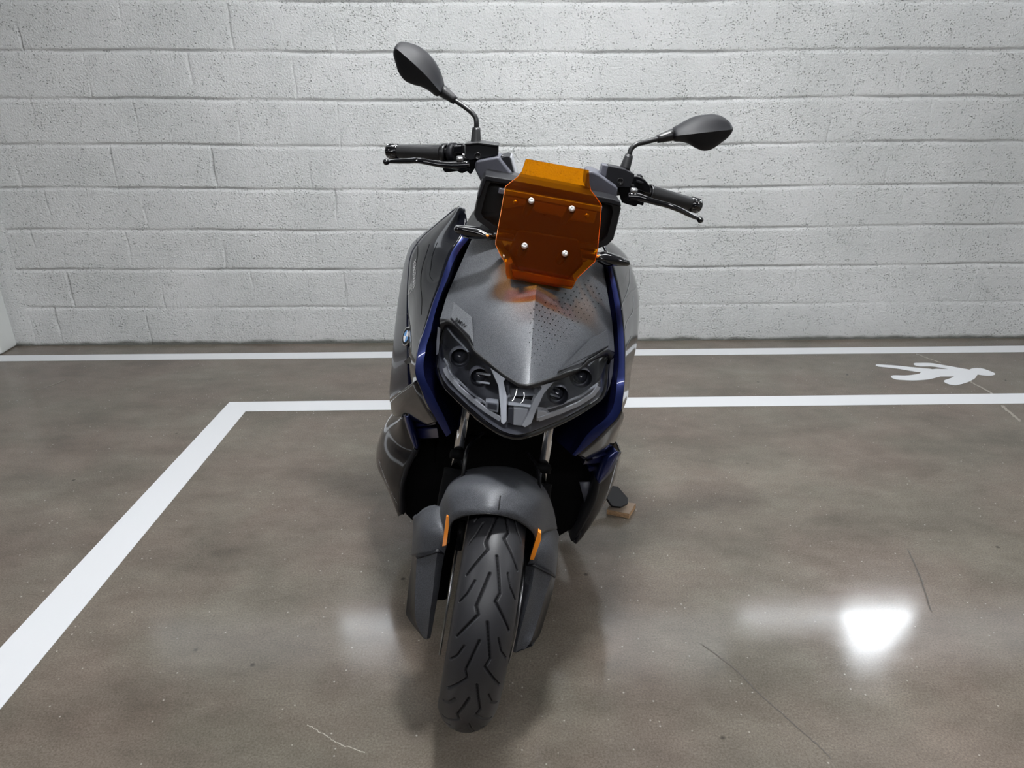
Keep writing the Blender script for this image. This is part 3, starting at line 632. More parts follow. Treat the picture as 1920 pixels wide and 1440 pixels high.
# glossy rim under the lens
c0 = np.array([P(*q) for q in spl(lamp_bot, 60)]); lowpx = [(817, 664, .235), (817, 692, .213), (829, 724, .175), (854, 751, .138), (883, 778, .100), (911, 801, .070), (942, 819, .042), (968, 825, .032), (992, 821, .038), (1020, 811, .062), (1054, 796, .094), (1088, 778, .131), (1114, 761, .162), (1131, 748, .188), (1144, 680, .245)]
c1 = np.array([P(*q) for q in spl(lowpx, 60)])
grid('headlight_rim', [c0, (c0+c1)/2+np.array([0, -.005, -.001]), c1, c1+np.array([0, .05, -.004])], M['gloss'], headlight)
grid('lamp_side_gloss', [np.array(Ps([(821, 612, .255), (818.5, 640, .243), (818, 664, .233), (818.5, 690, .215)])), np.array(Ps([(826, 616, .250), (824, 640, .240), (822, 664, .229), (822.5, 690, .209)]))], M['greyplastic'], headlight)  # grey strips paint the gloss on the lamp housing's sides
grid('lamp_side_gloss', [np.array(Ps([(1151, 671, .258), (1149, 700, .245), (1143, 725, .23), (1136, 741, .215)])), np.array(Ps([(1145, 676, .25), (1142, 702, .238), (1138, 722, .223), (1132, 738, .205)]))], M['greyplastic'], headlight)
# inside the lamp
def behind(px, py, dy):                  # a point dy behind the lens
    d = ldir(px, py); d = d/np.linalg.norm(d); return snap(blens, px, py, 0)+d*dy
def inner(name, poly, m, dy=.018, depth=.012, bevel=.0015): return prism(name, [behind(x, y, dy) for x, y in poly], (0, depth, 0), m, headlight, bevel=bevel)
def strip(name, pts, w, m, dy=.015, depth=.006):
    p = lin(pts, 24); t = np.gradient(p, axis=0); t /= np.linalg.norm(t, axis=1)[:, None]; nn = np.stack([-t[:, 1], t[:, 0]], 1)
    a = [behind(*(q-k*w/2), dy) for q, k in zip(p, nn)]; b = [behind(*(q+k*w/2), dy) for q, k in zip(p, nn)]
    return grid(name, [np.array(a)+np.array([0, depth, 0]), np.array(a), np.array(b), np.array(b)+np.array([0, depth, 0])], m, headlight, smooth=False)
inner('lamp_pillar', [(918, 688), (928, 692), (944, 716), (950, 742), (950, 790), (944, 797), (939, 792), (938, 760), (934, 724)], M['silver'], .012, .02)
inner('lamp_pillar', [(1050, 709), (1040, 716), (1020, 738), (1004, 772), (996, 795), (984, 802), (978, 798), (990, 778), (1002, 748), (1016, 728), (1032, 714)], M['silver'], .012, .02)
inner('lamp_plate', [(963, 765), (990, 767), (988, 792), (978, 799), (962, 797)], M['silver'], .022, .01)
inner('lamp_plate', [(953, 766), (962, 765), (962, 797), (951, 791)], M['smoke'], .02, .01)
inner('lamp_shelf', [(953, 752), (998, 758), (996, 765), (952, 760)], M['dimsilver'], .02, .02)
inner('lamp_pocket', [(955, 729), (1008, 731), (1003, 742), (958, 744)], M['dimsilver'], .035, .006)
inner('lamp_pocket', [(946, 722), (955, 722), (956, 738), (950, 744)], M['smoke'], .02, .02)
inner('lamp_pocket', [(1002, 729), (1012, 730), (1008, 741), (1001, 740)], M['smoke'], .02, .02)
strip('light_guide', [(833, 690), (838, 702), (860, 728), (885, 750), (912, 771), (938, 787)], 7, M['silver'], .014)
strip('light_guide', [(1123, 725), (1112, 741), (1085, 758), (1050, 773), (1010, 787)], 7, M['silver'], .014)
strip('light_guide', [(832, 672), (850, 705), (880, 735), (912, 758)], 2.2, M['dimsilver'], .020)
strip('light_guide', [(1122, 720), (1090, 743), (1050, 760), (1012, 772)], 2.2, M['dimsilver'], .020)
inner('led_module', [(911, 753), (935, 756), (934, 774), (910, 769)], M['dimsilver'], .016, .02)
inner('led_module', [(914, 756), (932, 759), (931, 770), (913, 766)], M['smoke'], .013, .02)
inner('led_module', [(1008, 770), (1024, 772), (1033, 782), (1006, 790)], M['silver'], .016, .02)
def projector(px, py, r, m2):
    o = behind(px, py, .030); k = headlight
    pr = lathe('projector', [(.03, r*1.0), (0, r*1.15), (-.006, r*1.05), (-.006, r*.85)], o, (0, -1, .25), M['smoke'], k, n=32)
    lathe('projector_lens', [(-.006, r*.85), (.004, r*.72), (.010, r*.4), (.012, .0005)], o, (0, -1, .25), m2, pr, n=32)
for q in ((862, 668, .020), (898, 704, .019), (1088, 706, .020), (1044, 737, .019)): projector(q[0], q[1], q[2], M['lampglass'])
strip('led_fin', [(893, 700), (920, 704)], 2, M['silver'], .012); strip('led_fin', [(893, 716), (918, 720)], 1.6, M['dimsilver'], .012)
strip('led_fin', [(1036, 727), (1053, 731)], 2, M['silver'], .012); strip('led_fin', [(1032, 740), (1050, 746)], 1.6, M['dimsilver'], .012)
strip('light_guide', [(838, 614), (850, 630), (868, 648), (878, 660)], 3.0, M['dimsilver'], .012)
strip('light_guide', [(1133, 668), (1115, 674), (1103, 686)], 3.0, M['dimsilver'], .012)

# ---------------------------------------------------------------- side fairings, blades
def fairing(c0, c1, c2, inward=1, split=True):
    n = 46; a, b, c = (spl(Ps(x), n) for x in (c0, c1, c2))
    d = c+np.array([inward*.012, .16, -.10]); e = c+np.array([inward*.03, .42, -.22]); od = (-inward, -.5, .3)
    if not split: return grid('side_fairing', skin([a, b, c, d, e], 30), M['paint'], scooter, out=od, thick=.003)
    bulge = (a+b)/2+np.array([-inward*.006, -.004, .004])
    f = grid('side_fairing', skin([a, bulge, b], 16), M['paint'], scooter, out=od, thick=.003)
    grid('fairing_flank', skin([b, (b+c)/2+np.array([-inward*.004, 0, 0]), c, d, e], 24), M['navy'], f, out=od, thick=.003)  # the flank's darker reflection is painted in as navy
    return f
L0 = [(871, 391, .45), (874, 423, .40), (865, 446, .372), (848, 471, .345), (835, 504, .322), (824, 537, .300), (812, 567, .282), (803, 596, .265), (794, 624, .248), (786, 646, .236), (781, 672, .224), (779, 695, .216), (782, 711, .211), (790, 729, .207), (801, 757, .202), (812, 776, .198)]
L1 = [(858, 389, .50), (817, 423, .51), (788, 450, .52), (772, 476, .52), (766, 520, .50), (765, 570, .48), (765, 610, .46), (766, 650, .43), (768, 690, .40), (772, 730, .38), (783, 772, .36)]
L2 = [(857, 389, .53), (825, 415, .60), (795, 437, .64), (770, 460, .68), (761, 483, .70), (752, 527, .70), (744, 582, .69), (738, 640, .66), (734, 690, .62), (731, 740, .58), (735, 768, .56), (742, 784, .53)]
R0_ = [(1128, 452, .43), (1137, 475, .40), (1147, 499, .375), (1153, 524, .352), (1161, 562, .322), (1167, 605, .29), (1170, 640, .27), (1171, 684, .244), (1171, 710, .228), (1168, 743, .216), (1165, 767, .211), (1157, 783, .207)]
R1_ = [(1140, 454, .48), (1158, 473, .49), (1172, 500, .49), (1182, 540, .47), (1186, 580, .45), (1186, 620, .43), (1184, 655, .40), (1179, 700, .36), (1175, 735, .33), (1168, 760, .30), (1160, 782, .28)]
R2_ = [(1149, 456, .53), (1163, 467, .57), (1176, 482, .60), (1184, 503, .62), (1190, 522, .63), (1195, 545, .63), (1197, 575, .62), (1196, 605, .60), (1193, 645, .56), (1188, 668, .52), (1183, 690, .48), (1180, 725, .43), (1175, 750, .39), (1166, 772, .35), (1161, 785, .33)]
fl_ = fairing(L0, L1, L2, inward=1); fr_ = fairing(R0_, R1_, R2_, inward=-1, split=False)
def bvh_many(obs):
    v = []; f = []
    for o in obs: b = len(v); v += [x.co.copy() for x in o.data.vertices]; f += [[b+i for i in p.vertices] for p in o.data.polygons]
    return BVHTree.FromPolygons(v, f)
bl, br = bvh_many([fl_]+list(fl_.children)), bvh_of(fr_)
decal('lettering', 'AVANTGARDE', [(774, 546), (775, 492), (780, 485), (780, 536)], bl, M['white'], fl_, shear=.25, off=.001)
decal('lettering', 'CE04', [(764, 555), (769, 534), (774, 526), (773.5, 546)], bl, M['white'], fl_, shear=.2, outline=.02, off=.001)
def contour(pts, bv, par, m=None):
    p = spl([(x, y, 0) for x, y in pts], 40); a = [snap(bv, x-.4, y, .0006) for x, y, _ in p]; b = [snap(bv, x+.4, y, .0006) for x, y, _ in p]
    grid('contour_line', [a, b], m or M['ink'], par, smooth=False)
for q in ([(781, 450), (783, 462), (783, 478), (781, 492)], [(805, 458), (798, 480), (791, 505), (789, 535), (791, 560), (790, 590)], [(820, 455), (812, 475), (808, 500), (807, 520), (812, 526)], [(826, 452), (838, 453), (846, 457)]): contour(q, bl, fl_)
for q in ([(1181, 505), (1180, 530), (1175, 550), (1167, 570), (1164, 585)], [(1188, 555), (1186, 585), (1175, 605), (1172, 620)], [(1184, 630), (1177, 645), (1173, 655)]): contour(q, br, fr_, M['silver'])
def roundel():
    """round badge: silver ring, dark band, quartered blue and white disc"""
    c = snap(bl, 766, 631.5, 0); w = -np.array(ldir(766, 631.5)); w /= np.linalg.norm(w)
    pa, pb = P(766, 631.5, .45), P(767, 631.5, .45); r = (pb-pa)/np.linalg.norm(pb-pa); up = np.cross(w, r); up = up*math.copysign(1, up[2])
    tl = R(14); rr = math.cos(tl)*r-math.sin(tl)*up*-1; uu = math.cos(tl)*up+math.sin(tl)*r       # long axis leans like the panel
    rr = rr-uu*(rr@uu); rr /= np.linalg.norm(rr); an = R(62)
    nr = math.cos(an)*w-math.sin(an)*rr; uv = uu-nr*(uu@nr); uv /= np.linalg.norm(uv); hv = np.cross(nr, uv); hv = hv*math.copysign(1, hv@rr)
    RD = .0245; c = c+nr*.004
    def pt(q, th, off): return c+RD*q*(math.cos(th)*hv+math.sin(th)*uv)+nr*off
    n = 48
    ring = [[pt(q, 2*math.pi*k/n, o) for k in range(n)] for q, o in ((.9, -.012), (1.0, -.006), (1.02, .001), (1.0, .0035), (.88, .0035))]
    rd = grid('roundel', ring, M['chrome'], fl_, closed=True)
    band = [[pt(q, 2*math.pi*k/n, .0034) for k in range(n)] for q in (.88, .62)]
    grid('roundel_band', band, M['ink'], rd, closed=True)
    for qd, mm in ((0, M['white']), (1, M['bmwblue']), (2, M['white']), (3, M['bmwblue'])):
        v = [pt(0, 0, .0036)]+[pt(.62, math.pi/2*(qd+k/12.0), .0036) for k in range(13)]
        mesh('roundel_quarter', v, [(0, k, k+1) for k in range(1, 13)], mm, rd, smooth=False)
roundel()
# black inset panel line and intake below the badge
mesh('panel_gap', [snap(bl, *q, .0008) for q in [(758, 678), (768, 668), (769.5, 672), (770, 680), (763, 684)]], [(0, 1, 2, 3, 4)], M['ink'], fl_, smooth=False)
contour([(763, 587), (766, 592), (768, 604), (770, 618), (771, 640), (771, 660)], bl, fl_)

def blade(outer, inner_, tip, side):
    n = 60; a = spl(Ps(outer), n); b = spl(Ps(inner_), n)
    mid = (a+b)/2+np.array([0, -.0015, .0005])
    fl = b+np.array([-side*.020, .07, -.012]); out = a+np.array([side*.004, .03, -.004])
    o = grid('fairing_blade', [out, a, mid, b], M['blue'], scooter, sharp=(1,))
    grid('blade_flank', [b, (b+fl)/2, fl, fl+np.array([-side*.01, .08, -.02])], M['navy'], o)
blade([(866, 445, .371), (848, 471, .344), (835, 504, .320), (824, 537, .298), (812, 567, .280), (803, 596, .263), (794, 624, .246), (786, 646, .234), (781, 672, .222), (779, 695, .214), (782, 711, .209), (790, 729, .205), (801, 757, .200), (812, 776, .196), (824, 797, .192), (837, 819, .188)],
      [(879, 447, .374), (859, 474, .347), (848, 497, .325), (839, 523, .305), (829, 546, .290), (820, 572, .274), (812, 601, .258), (806, 628, .242), (801, 642, .234), (797, 662, .224), (794, 688, .215), (797, 709, .208), (807, 730, .203), (820, 756, .197), (832, 780, .192), (846, 812, .186)], None, -1)
blade([(1147, 499, .373), (1153, 524, .350), (1161, 562, .320), (1167, 605, .288), (1170, 640, .268), (1171, 684, .242), (1171, 710, .226), (1168, 743, .214), (1165, 767, .209), (1157, 783, .205), (1140, 801, .201), (1122, 818, .197), (1100, 838, .193), (1080, 855, .188)],
      [(1139, 499, .376), (1144, 524, .353), (1151, 562, .324), (1157, 605, .293), (1159, 640, .272), (1160, 684, .246), (1157, 711, .229), (1154, 743, .216), (1147, 769, .209), (1133, 787, .204), (1113, 803, .199), (1097, 820, .195), (1085, 838, .191), (1073, 853, .186)], None, 1)
# lower skin below the blades
n = 24
def belly(a, b, s):
    a = spl(Ps(a), n); b = spl(Ps(b), n); m1 = (a+b)/2+np.array([s*.012, 0, -.01])
    grid('lower_fairing', skin([a, m1, b, b+np.array([-s*.03, .25, -.10])], 16), M['paint'], scooter, out=(s, -.5, -.2), thick=.003)
belly([(782, 712, .218), (801, 757, .21), (812, 777, .206), (820, 790, .204)], [(730, 750, .56), (737, 779, .53), (765, 792, .47), (800, 796, .36)], -1)
belly([(1166, 765, .215), (1157, 783, .212), (1140, 801, .208), (1100, 838, .2), (1082, 853, .2)], [(1160, 783, .32), (1159, 808, .38), (1151, 832, .41), (1135, 846, .42), (1108, 862, .42)], 1)

# ---------------------------------------------------------------- lower air-guide pods
def pod(front, outer, blue_out, blue_in, s, rim):
    n = 40; a = spl(Ps(front), n); b = spl(Ps(outer), n); m1 = (a*.5+b*.5)+np.array([s*.006, -.02, 0]); c = b+np.array([-s*.02, .22, -.02])
    p = grid('side_pod', skin([a, m1, b, c], 20), M['paint'], scooter, out=(s, -.5, .1), thick=.003)
    bo = spl(Ps(blue_out), 20); bi = spl(Ps(blue_in), 20)
    grid('pod_edge', [bo+np.array([0, -.014, 0]), (bo+bi)/2+np.array([0, -.018, 0]), bi+np.array([0, -.014, 0]), bi+np.array([-s*.006, .03, 0])], M['blue'], p, thick=.001)
    r0 = spl(Ps(rim[0]), 24); r1 = spl(Ps(rim[1]), 24)
    grid('pod_rim', [r0+np.array([0, -.003, 0]), (r0+r1)/2+np.array([0, -.008, 0]), r1+np.array([0, -.003, 0]), r1+np.array([-s*.004, .05, 0])], M['plastic'], p, thick=.001)
    return p
podl = pod([(765, 774, .37), (774, 805, .368), (782, 835, .366), (783, 848, .368), (769, 867, .376), (760, 890, .386), (754, 915, .396), (754, 945, .404), (757, 962, .408)],
    [(757, 773, .40), (732, 797, .50), (718, 815, .55), (710, 833, .57), (705, 857, .585), (706, 872, .58), (714, 888, .56), (728, 915, .53), (750, 960, .46)],
    [(757, 773, .372), (765, 803, .37), (776, 832, .368)], [(767, 775, .362), (775, 803, .362), (784, 837, .364)], -1,
    [[(775, 840, .372), (765, 860, .378), (755, 888, .388), (749, 918, .398), (748, 958, .41)], [(785, 843, .368), (773, 866, .374), (763, 890, .384), (757, 915, .394), (758, 964, .406)]])
podr = pod([(1152, 841, .365), (1138, 854, .362), (1127, 873, .362), (1118, 897, .37), (1112, 927, .385), (1100, 955, .4), (1087, 983, .415), (1071, 1012, .43)],
    [(1162, 842, .39), (1163.5, 857, .44), (1158, 883, .47), (1148, 910, .485), (1135, 936, .49), (1117, 965, .485), (1100, 988, .47), (1078, 1013, .44)],
    [(1162, 843, .375), (1152, 868, .37), (1138, 888, .368), (1123, 902, .37)], [(1153, 840, .366), (1138, 853, .36), (1127, 873, .36), (1118, 897, .366)], 1,
    [[(1127, 900, .378), (1121, 930, .39), (1109, 960, .405), (1095, 985, .418), (1077, 1013, .433)], [(1117, 897, .37), (1110, 927, .385), (1098, 955, .4), (1085, 983, .415), (1070, 1012, .43)]])
blp = bvh_of(podl)
def scrawl(pts, name='lettering'):
    v = []; f = []
    for i in range(34):
        t = i/34.0
        if .62 < t < .70: continue
        x = np.interp(t, [0, 1], [pts[0][0], pts[1][0]])+3.5*math.sin(math.pi*t)*-1; y = np.interp(t, [0, 1], [pts[0][1], pts[1][1]])
        w = .5+1.0*rng.random(); h = 1.1
        b = len(v); v += [snap(blp, x, y, .0008), snap(blp, x+w, y+.4, .0008), snap(blp, x+w+.6, y+.4+h, .0008), snap(blp, x+.6, y+h, .0008)]; f.append((b, b+1, b+2, b+3))
    mesh(name, v, f, M['white'], podl, smooth=False)
scrawl([(710, 862), (746, 946)])
mesh('duct_panel', Ps([(1086, 903, .425), (1115, 902, .425), (1099, 953, .425)]), [(0, 1, 2)], M['greyplastic'], scooter, thick=.004)
for quad in ([(771, 785, .40), (812, 784, .26), (818, 797, .26), (776, 803, .39)], [(776, 806, .40), (820, 803, .26), (823, 822, .27), (781, 824, .39)],
             [(1105, 848, .28), (1128, 842, .38), (1142, 852, .37), (1112, 862, .29)], [(1098, 860, .30), (1136, 856, .38), (1131, 868, .38), (1093, 872, .31)], [(1103, 877, .40), (1127, 872, .38), (1125, 882, .38), (1104, 885, .40)]):
    prism('pod_brace', Ps(quad), (0, .03, -.005), M['navygloss'], scooter, bevel=.003)
# floor of the dark front between the pods
prism('radiator_cover', Ps([(q[0], q[1], .44) for q in [(778, 815), (763, 880), (759, 920), (759, 963), (778, 982), (960, 990), (1045, 1008), (1071, 993), (1096, 952), (1109, 915), (1116, 890), (1104, 855), (1075, 835), (838, 812)]]), (0, .12, .03), M['dark'], scooter, bevel=.004)

# ---------------------------------------------------------------- instrument housing and cowl pieces
hp = [(909, 330), (960, 338), (1060, 357), (1147, 374), (1162, 379), (1165, 392), (1159, 420), (1151, 449), (1141, 460), (1119, 468), (1030, 460), (945, 440), (928, 435), (914, 429), (894, 414), (888, 402), (894, 374), (903, 340)]
front = np.array([P(x, y, .335) for x, y in hp]); cen = front.mean(0)
outer = cen+(front-cen)*1.0; backp = cen+(front-cen)*np.array([.96, 1, .94])+np.array([0, .085, .01])
rimin = cen+(front-cen)*np.array([.90, 1, .82]); rec = rimin+np.array([0, .022, 0])
hs = grid('instrument_housing', [backp+np.array([0, .0, 0]), outer+np.array([0, .02, 0]), outer+np.array([0, .006, 0]), cen+(outer-cen)*.985+np.array([0, 0, 0]), rimin, rec, cen+(rec-cen)*.02+np.array([0, .004, 0])], M['black'], scooter, closed=True, smooth=False)
prism('housing_visor', Ps([(905, 336, .331), (910, 329, .331), (960, 337, .331), (1060, 356, .331), (1147, 373, .331), (1163, 378, .331), (1165, 388, .331), (1147, 383, .331), (1060, 366, .331), (960, 347, .331), (912, 339, .331), (900, 372, .331), (894, 374, .331)]), (0, .05, .004), M['plastic'], hs, bevel=.0025)
mesh('display_screen', [backp[i]+np.array([0, .001, 0]) for i in range(len(backp))], [tuple(range(len(backp)))], M['gloss'], hs, smooth=False)
prism('housing_rib', Ps([(936, 353, .325), (1130, 388, .325), (1128, 398, .325), (934, 363, .325)]), (0, .02, 0), M['greyplastic'], hs, bevel=.002)
prism('housing_panel', Ps([(944, 366, .330), (1120, 397, .330), (1114, 420, .330), (1060, 412, .330), (1045, 405, .330), (1005, 398, .330), (992, 384, .330), (944, 392, .330)]), (0, .02, 0), M['greyplastic'], hs, bevel=.004)
for q in ((966, 379), (1100, 404)): lathe('housing_bolt', [(0, .005), (-.004, .005), (-.004, .0005)], P(q[0], q[1], .326), (0, 1, 0), M['steel'], hs, n=12)
prism('housing_step', Ps([(930, 436, .345), (1119, 468, .345), (1100, 492, .30), (948, 470, .30)]), (0, .06, -.01), M['plastic'], hs, bevel=.005)
# handlebar covers
prism('handlebar_cover', Ss([(892, 302, .40), (932, 294, .40), (937, 296, .40), (962, 328, .40), (969, 348, .40), (905, 348, .41), (889, 316, .41)]), steer((0, .10, 0))-steer((0, 0, 0)), M['greyplastic'], scooter, bevel=.006)
prism('handlebar_cover', Ss([(935, 296, .42), (952, 292, .42), (956, 294, .42), (968, 340, .42), (960, 332, .42)]), steer((0, .08, 0))-steer((0, 0, 0)), M['plastic'], scooter, bevel=.003)
prism('handlebar_cover', Ss([(956, 294, .425), (959, 296, .425), (972, 340, .425), (968, 340, .425)]), steer((0, .08, 0))-steer((0, 0, 0)), M['silver'], scooter, bevel=.001)
prism('handlebar_cover', Ss([(1100, 322, .40), (1110, 320, .40), (1125, 327, .40), (1158, 350, .40), (1159, 356, .40), (1156, 372, .40), (1110, 366, .41), (1096, 350, .41)]), steer((0, .10, 0))-steer((0, 0, 0)), M['greyplastic'], scooter, bevel=.006)

# ---------------------------------------------------------------- orange windscreen
ws = [((952, 522), (1071, 542.5), .222), ((949, 512), (1076, 534), .210), ((948, 494), (1083, 521), .196), ((937, 475), (1100, 505), .202), ((929, 457), (1116, 490), .213), ((931, 444), (1121, 468), .223), ((940, 395), (1125, 425), .249), ((948, 349), (1128, 384), .275), ((958, 341), (1120, 372), .279), ((971, 331), (1108, 356), .283), ((978, 321), (1105, 340), .287), ((982, 309), (1105, 329), .291), ((986, 297.5), (1104, 319), .295)]
def praw(px, py, y): d = ldir(px, py); return LC+(y-LC[1])/d[1]*d
ang = [-40, -38, 33, 33, 33, 33, 33, 26, 25, 25, 25, 25]
ctr = lambda i, y: (praw(*ws[i][0], y)+praw(*ws[i][1], y))/2
wy = [0]*len(ws); wy[6] = .238
def step(i, j, dgr):
    q = ctr(i, wy[i]); lo, hi = wy[i]-.06, wy[i]+.06; k = math.tan(R(dgr))
    f = lambda y: (ctr(j, y)[1]-q[1])-k*(ctr(j, y)[2]-q[2])
    for _ in range(50):
        m_ = (lo+hi)/2
        if f(lo)*f(m_) <= 0: hi = m_
        else: lo = m_
    wy[j] = (lo+hi)/2
for i in range(6, len(ws)-1): step(i, i+1, ang[i])
for i in range(6, 0, -1): step(i, i-1, ang[i-1])
ws = [(w[0], w[1], y) for w, y in zip(ws, wy)]
rows = []
for (a, b, y) in ws:
    r = []
    for t in np.linspace(0, 1, 25):
        bow = .012*(abs(2*t-1)**3); r.append(praw(a[0]+(b[0]-a[0])*t, a[1]+(b[1]-a[1])*t, y+bow))
    rows.append(r)
rows = np.array(rows); rows = [rows[i]*(1-t)+rows[i+1]*t for i in range(len(ws)-1) for t in (0, .5)]+[rows[-1]]
screen = grid('windscreen', rows, M['orange'], scooter, thick=.0045, smooth=False)
bw = bvh_of(screen)
for k in (0, -1): tube('windscreen_edge_glow', [r[k]+np.array([0, .002, -.001]) for r in rows[:20]], .0007, M['edge'], screen, n=6, caps=False)  # lighter orange paints the light piped into the sheet's edges
for q in ((996, 376.5), (1072, 391.5), (983.5, 461), (1059, 475.5)):
    o = snap(bw, q[0], q[1], .0); ax_ = np.array([0, -.85, .5])
    sc_ = lathe('windscreen_screw', [(-.001, .0066), (.0016, .0066), (.0042, .0052), (.0055, .0034), (.0056, .0028), (.0030, .0026), (.0030, .0002)], o, ax_, M['screw'], scooter, n=24)
    lathe('screw_post', [(-.004, .0095), (-.075, .0085)], o, ax_, M['plastic'], sc_, n=20)
prism('windscreen_bracket', Ps([(972, 430, .27), (1085, 448, .27), (1095, 495, .26), (1060, 530, .245), (975, 512, .245), (955, 470, .26)]), (0, .03, -.01), M['dark'], scooter, bevel=.006)
prism('windscreen_bracket', Ps([(958, 505, .24), (1080, 528, .24), (1076, 540, .235), (962, 522, .235)]), (0, .05, 0), M['black'], scooter, bevel=.003)

# ---------------------------------------------------------------- indicators
def indicator(body, y0, y1, stalk, fr=P):
    n = len(body)//2
    p = np.array([P(x, y, np.interp(x, [min(body[0][0], body[n][0]), max(body[0][0], body[n][0])], [y0, y1])) for x, y in body]); c = p.mean(0)
    rows = [c+(p-c)*np.array([.985, 1, .55])+np.array([0, .022, 0]), p+np.array([0, .010, 0]), p, c+(p-c)*np.array([.96, 1, .72])+np.array([0, -.008, .001])*1.0, c+(p-c)*np.array([.7, 1, .2])+np.array([0, -.012, .002])]
    o = grid('indicator', rows, M['gloss'], scooter, closed=True, caps=True)
    tube('indicator_stalk', Ps(stalk), .009, M['black'], o, n=12, res=10)
    lathe('indicator_bulb', [(0, .0035), (.004, .003), (.006, .0006)], P(stalk[0][0], stalk[0][1]-1, stalk[0][2]-.012), (0, -1, .3), M['amber'], o, n=12)
indicator([(851, 429), (856, 423.5), (875, 424.5), (892, 426.5), (903, 429), (916, 436), (926, 438), (926, 447), (916, 449.5), (903, 450), (890, 450), (872, 444), (856, 437.5), (852, 434)], .285, .27, [(914, 443, .275), (935, 443, .29), (960, 446, .31)])
indicator([(1181, 494), (1180, 489), (1163, 481.5), (1147, 476), (1134, 473.5), (1126, 475), (1117, 475), (1117, 487), (1126, 490), (1134, 496), (1147, 498.5), (1163, 499), (1176, 499), (1180, 497.5)], .27, .285, [(1120, 482, .275), (1100, 478, .29), (1080, 474, .31)])

# ---------------------------------------------------------------- handlebar, controls, mirrors
sv = lambda a, b=(0, 0, 0): steer(a)-steer(b)
hb = [S(740, 284, .515), S(840, 286, .455), S(925, 318, .44), S(1028, 368, .44), S(1128, 358, .44), S(1215, 361, .455), S(1302, 384, .515)]
tube('handlebar', [hb[0]*.9+hb[1]*.1, hb[1], hb[2], hb[3], hb[4], hb[5], hb[6]*.9+hb[5]*.1], .011, M['black'], scooter, res=40)
def gripset(inn, out, flange, side):
    d = out-inn; Ln = np.linalg.norm(d)
    g = lathe('grip', [(0, .0165), (.004, .0175), (Ln*.78, .0160), (Ln*.80, .0150)], inn, d, M['grip'], scooter, n=28)
    e = lathe('bar_end', [(Ln*.80, .0150), (Ln*.81, .0170), (Ln*.985, .0175), (Ln, .0155), (Ln, .0005)], inn, d, M['gloss'], scooter, n=28)
    for k in range(10):
        a = 2*math.pi*k/10; dn = d/Ln; q = np.cross(dn, [0, 0, 1.0]); q /= np.linalg.norm(q); w = np.cross(dn, q)
        rdir = math.cos(a)*q+math.sin(a)*w
        tube('bar_end_rib', [inn+dn*Ln*.83+rdir*.0172, inn+dn*Ln*.97+rdir*.0172], .0016, M['gloss'], e, n=6)
    if flange: lathe('grip_flange', [(-.014, .0185), (-.012, .0215), (-.002, .0215), (0, .0185), (.002, .017)], inn, d, M['black'], scooter, n=28)
    else: lathe('grip_flange', [(-.006, .017), (-.005, .0195), (0, .0195), (.002, .017)], inn, d, M['black'], scooter, n=28)
gl_in, gl_out = S(829, 286.5, .462), S(728.5, 283.5, .52); gripset(gl_in, gl_out, True, -1)
gr_in, gr_out = S(1219, 361.5, .462), S(1310, 386.5, .52); gripset(gr_in, gr_out, False, 1)
def block(name, poly, y, dep, m, par=scooter, bevel=.004, taper=.96): return prism(name, [S(a, b, y) for a, b in poly], sv((0, dep, 0)), m, par, bevel=bevel, taper=taper)
# left of picture: throttle side
block('switch_housing', [(836, 272), (870, 271), (872, 298), (862, 303), (838, 301)], .44, .05, M['black'])
lathe('throttle_collar', [(-.016, .017), (-.016, .0225), (-.004, .0225), (0, .0185)], S(843, 286.5, .455), gl_out-gl_in, M['plastic'], scooter, n=28)
block('switch_panel', [(851, 273), (866, 272), (867, 288), (849, 289)], .425, .02, M['gloss'], bevel=.003)
block('switch_button', [(857, 269.5), (868, 269.5), (867, 273), (857, 273)], .43, .02, M['black'], bevel=.001)
res_l = block('brake_reservoir', [(872, 271), (896, 269.5), (927, 274), (934, 273), (934, 290.5), (924, 293.5), (893, 298.5), (881, 301), (872, 295)], .415, .055, M['plastic'], bevel=.002)
block('reservoir_cap', [(871, 269), (896, 267), (926, 271), (935, 272), (934, 275), (926, 275), (896, 270.5), (872, 272.5)], .410, .062, M['black'], res_l, bevel=.001)
lathe('reservoir_window', [(0, .0075), (-.002, .0075), (-.002, .0055), (.001, .005), (.001, .0002)], S(895.5, 292, .413), sv((0, 1, 0)), M['black'], res_l, n=24)
block('lever_bracket', [(832, 303), (876, 299), (891, 299), (890, 316), (884, 326), (880, 326), (876, 321), (867, 325), (862, 324), (858, 321), (842, 323), (834, 323), (830, 318)], .42, .04, M['dark'], bevel=.002)
def lever(pts, m=M['black']):
    p = np.array([S(*q[:3]) for q in pts]); p = spl(p, 30); w = np.interp(np.linspace(0, 1, 30), np.linspace(0, 1, len(pts)), [q[3] for q in pts])
    t = np.gradient(p, axis=0); t /= np.linalg.norm(t, axis=1)[:, None]; up = np.array([0, .35, 1.0]); up = up-t*(t@up)[:, None]; up /= np.linalg.norm(up, axis=1)[:, None]; sd = np.cross(t, up)
    th = np.linspace(0, 2*np.pi, 14, endpoint=False)
    rows = [p[i]+w[i]*(np.sign(np.sin(th))*np.abs(np.sin(th))**.7)[:, None]*up[i]+w[i]*.8*np.cos(th)[:, None]*sd[i] for i in range(30)]
    return grid('brake_lever', rows, m, scooter, closed=True, caps=True)
lv = lever([(880, 309, .40, .0095), (852, 310, .395, .0085), (832, 309, .395, .0068), (806, 305, .40, .0062), (789, 301.5, .405, .0066), (765, 302, .425, .0060), (745, 302.5, .44, .0054), (730, 303, .452, .0042)], M['gloss'])
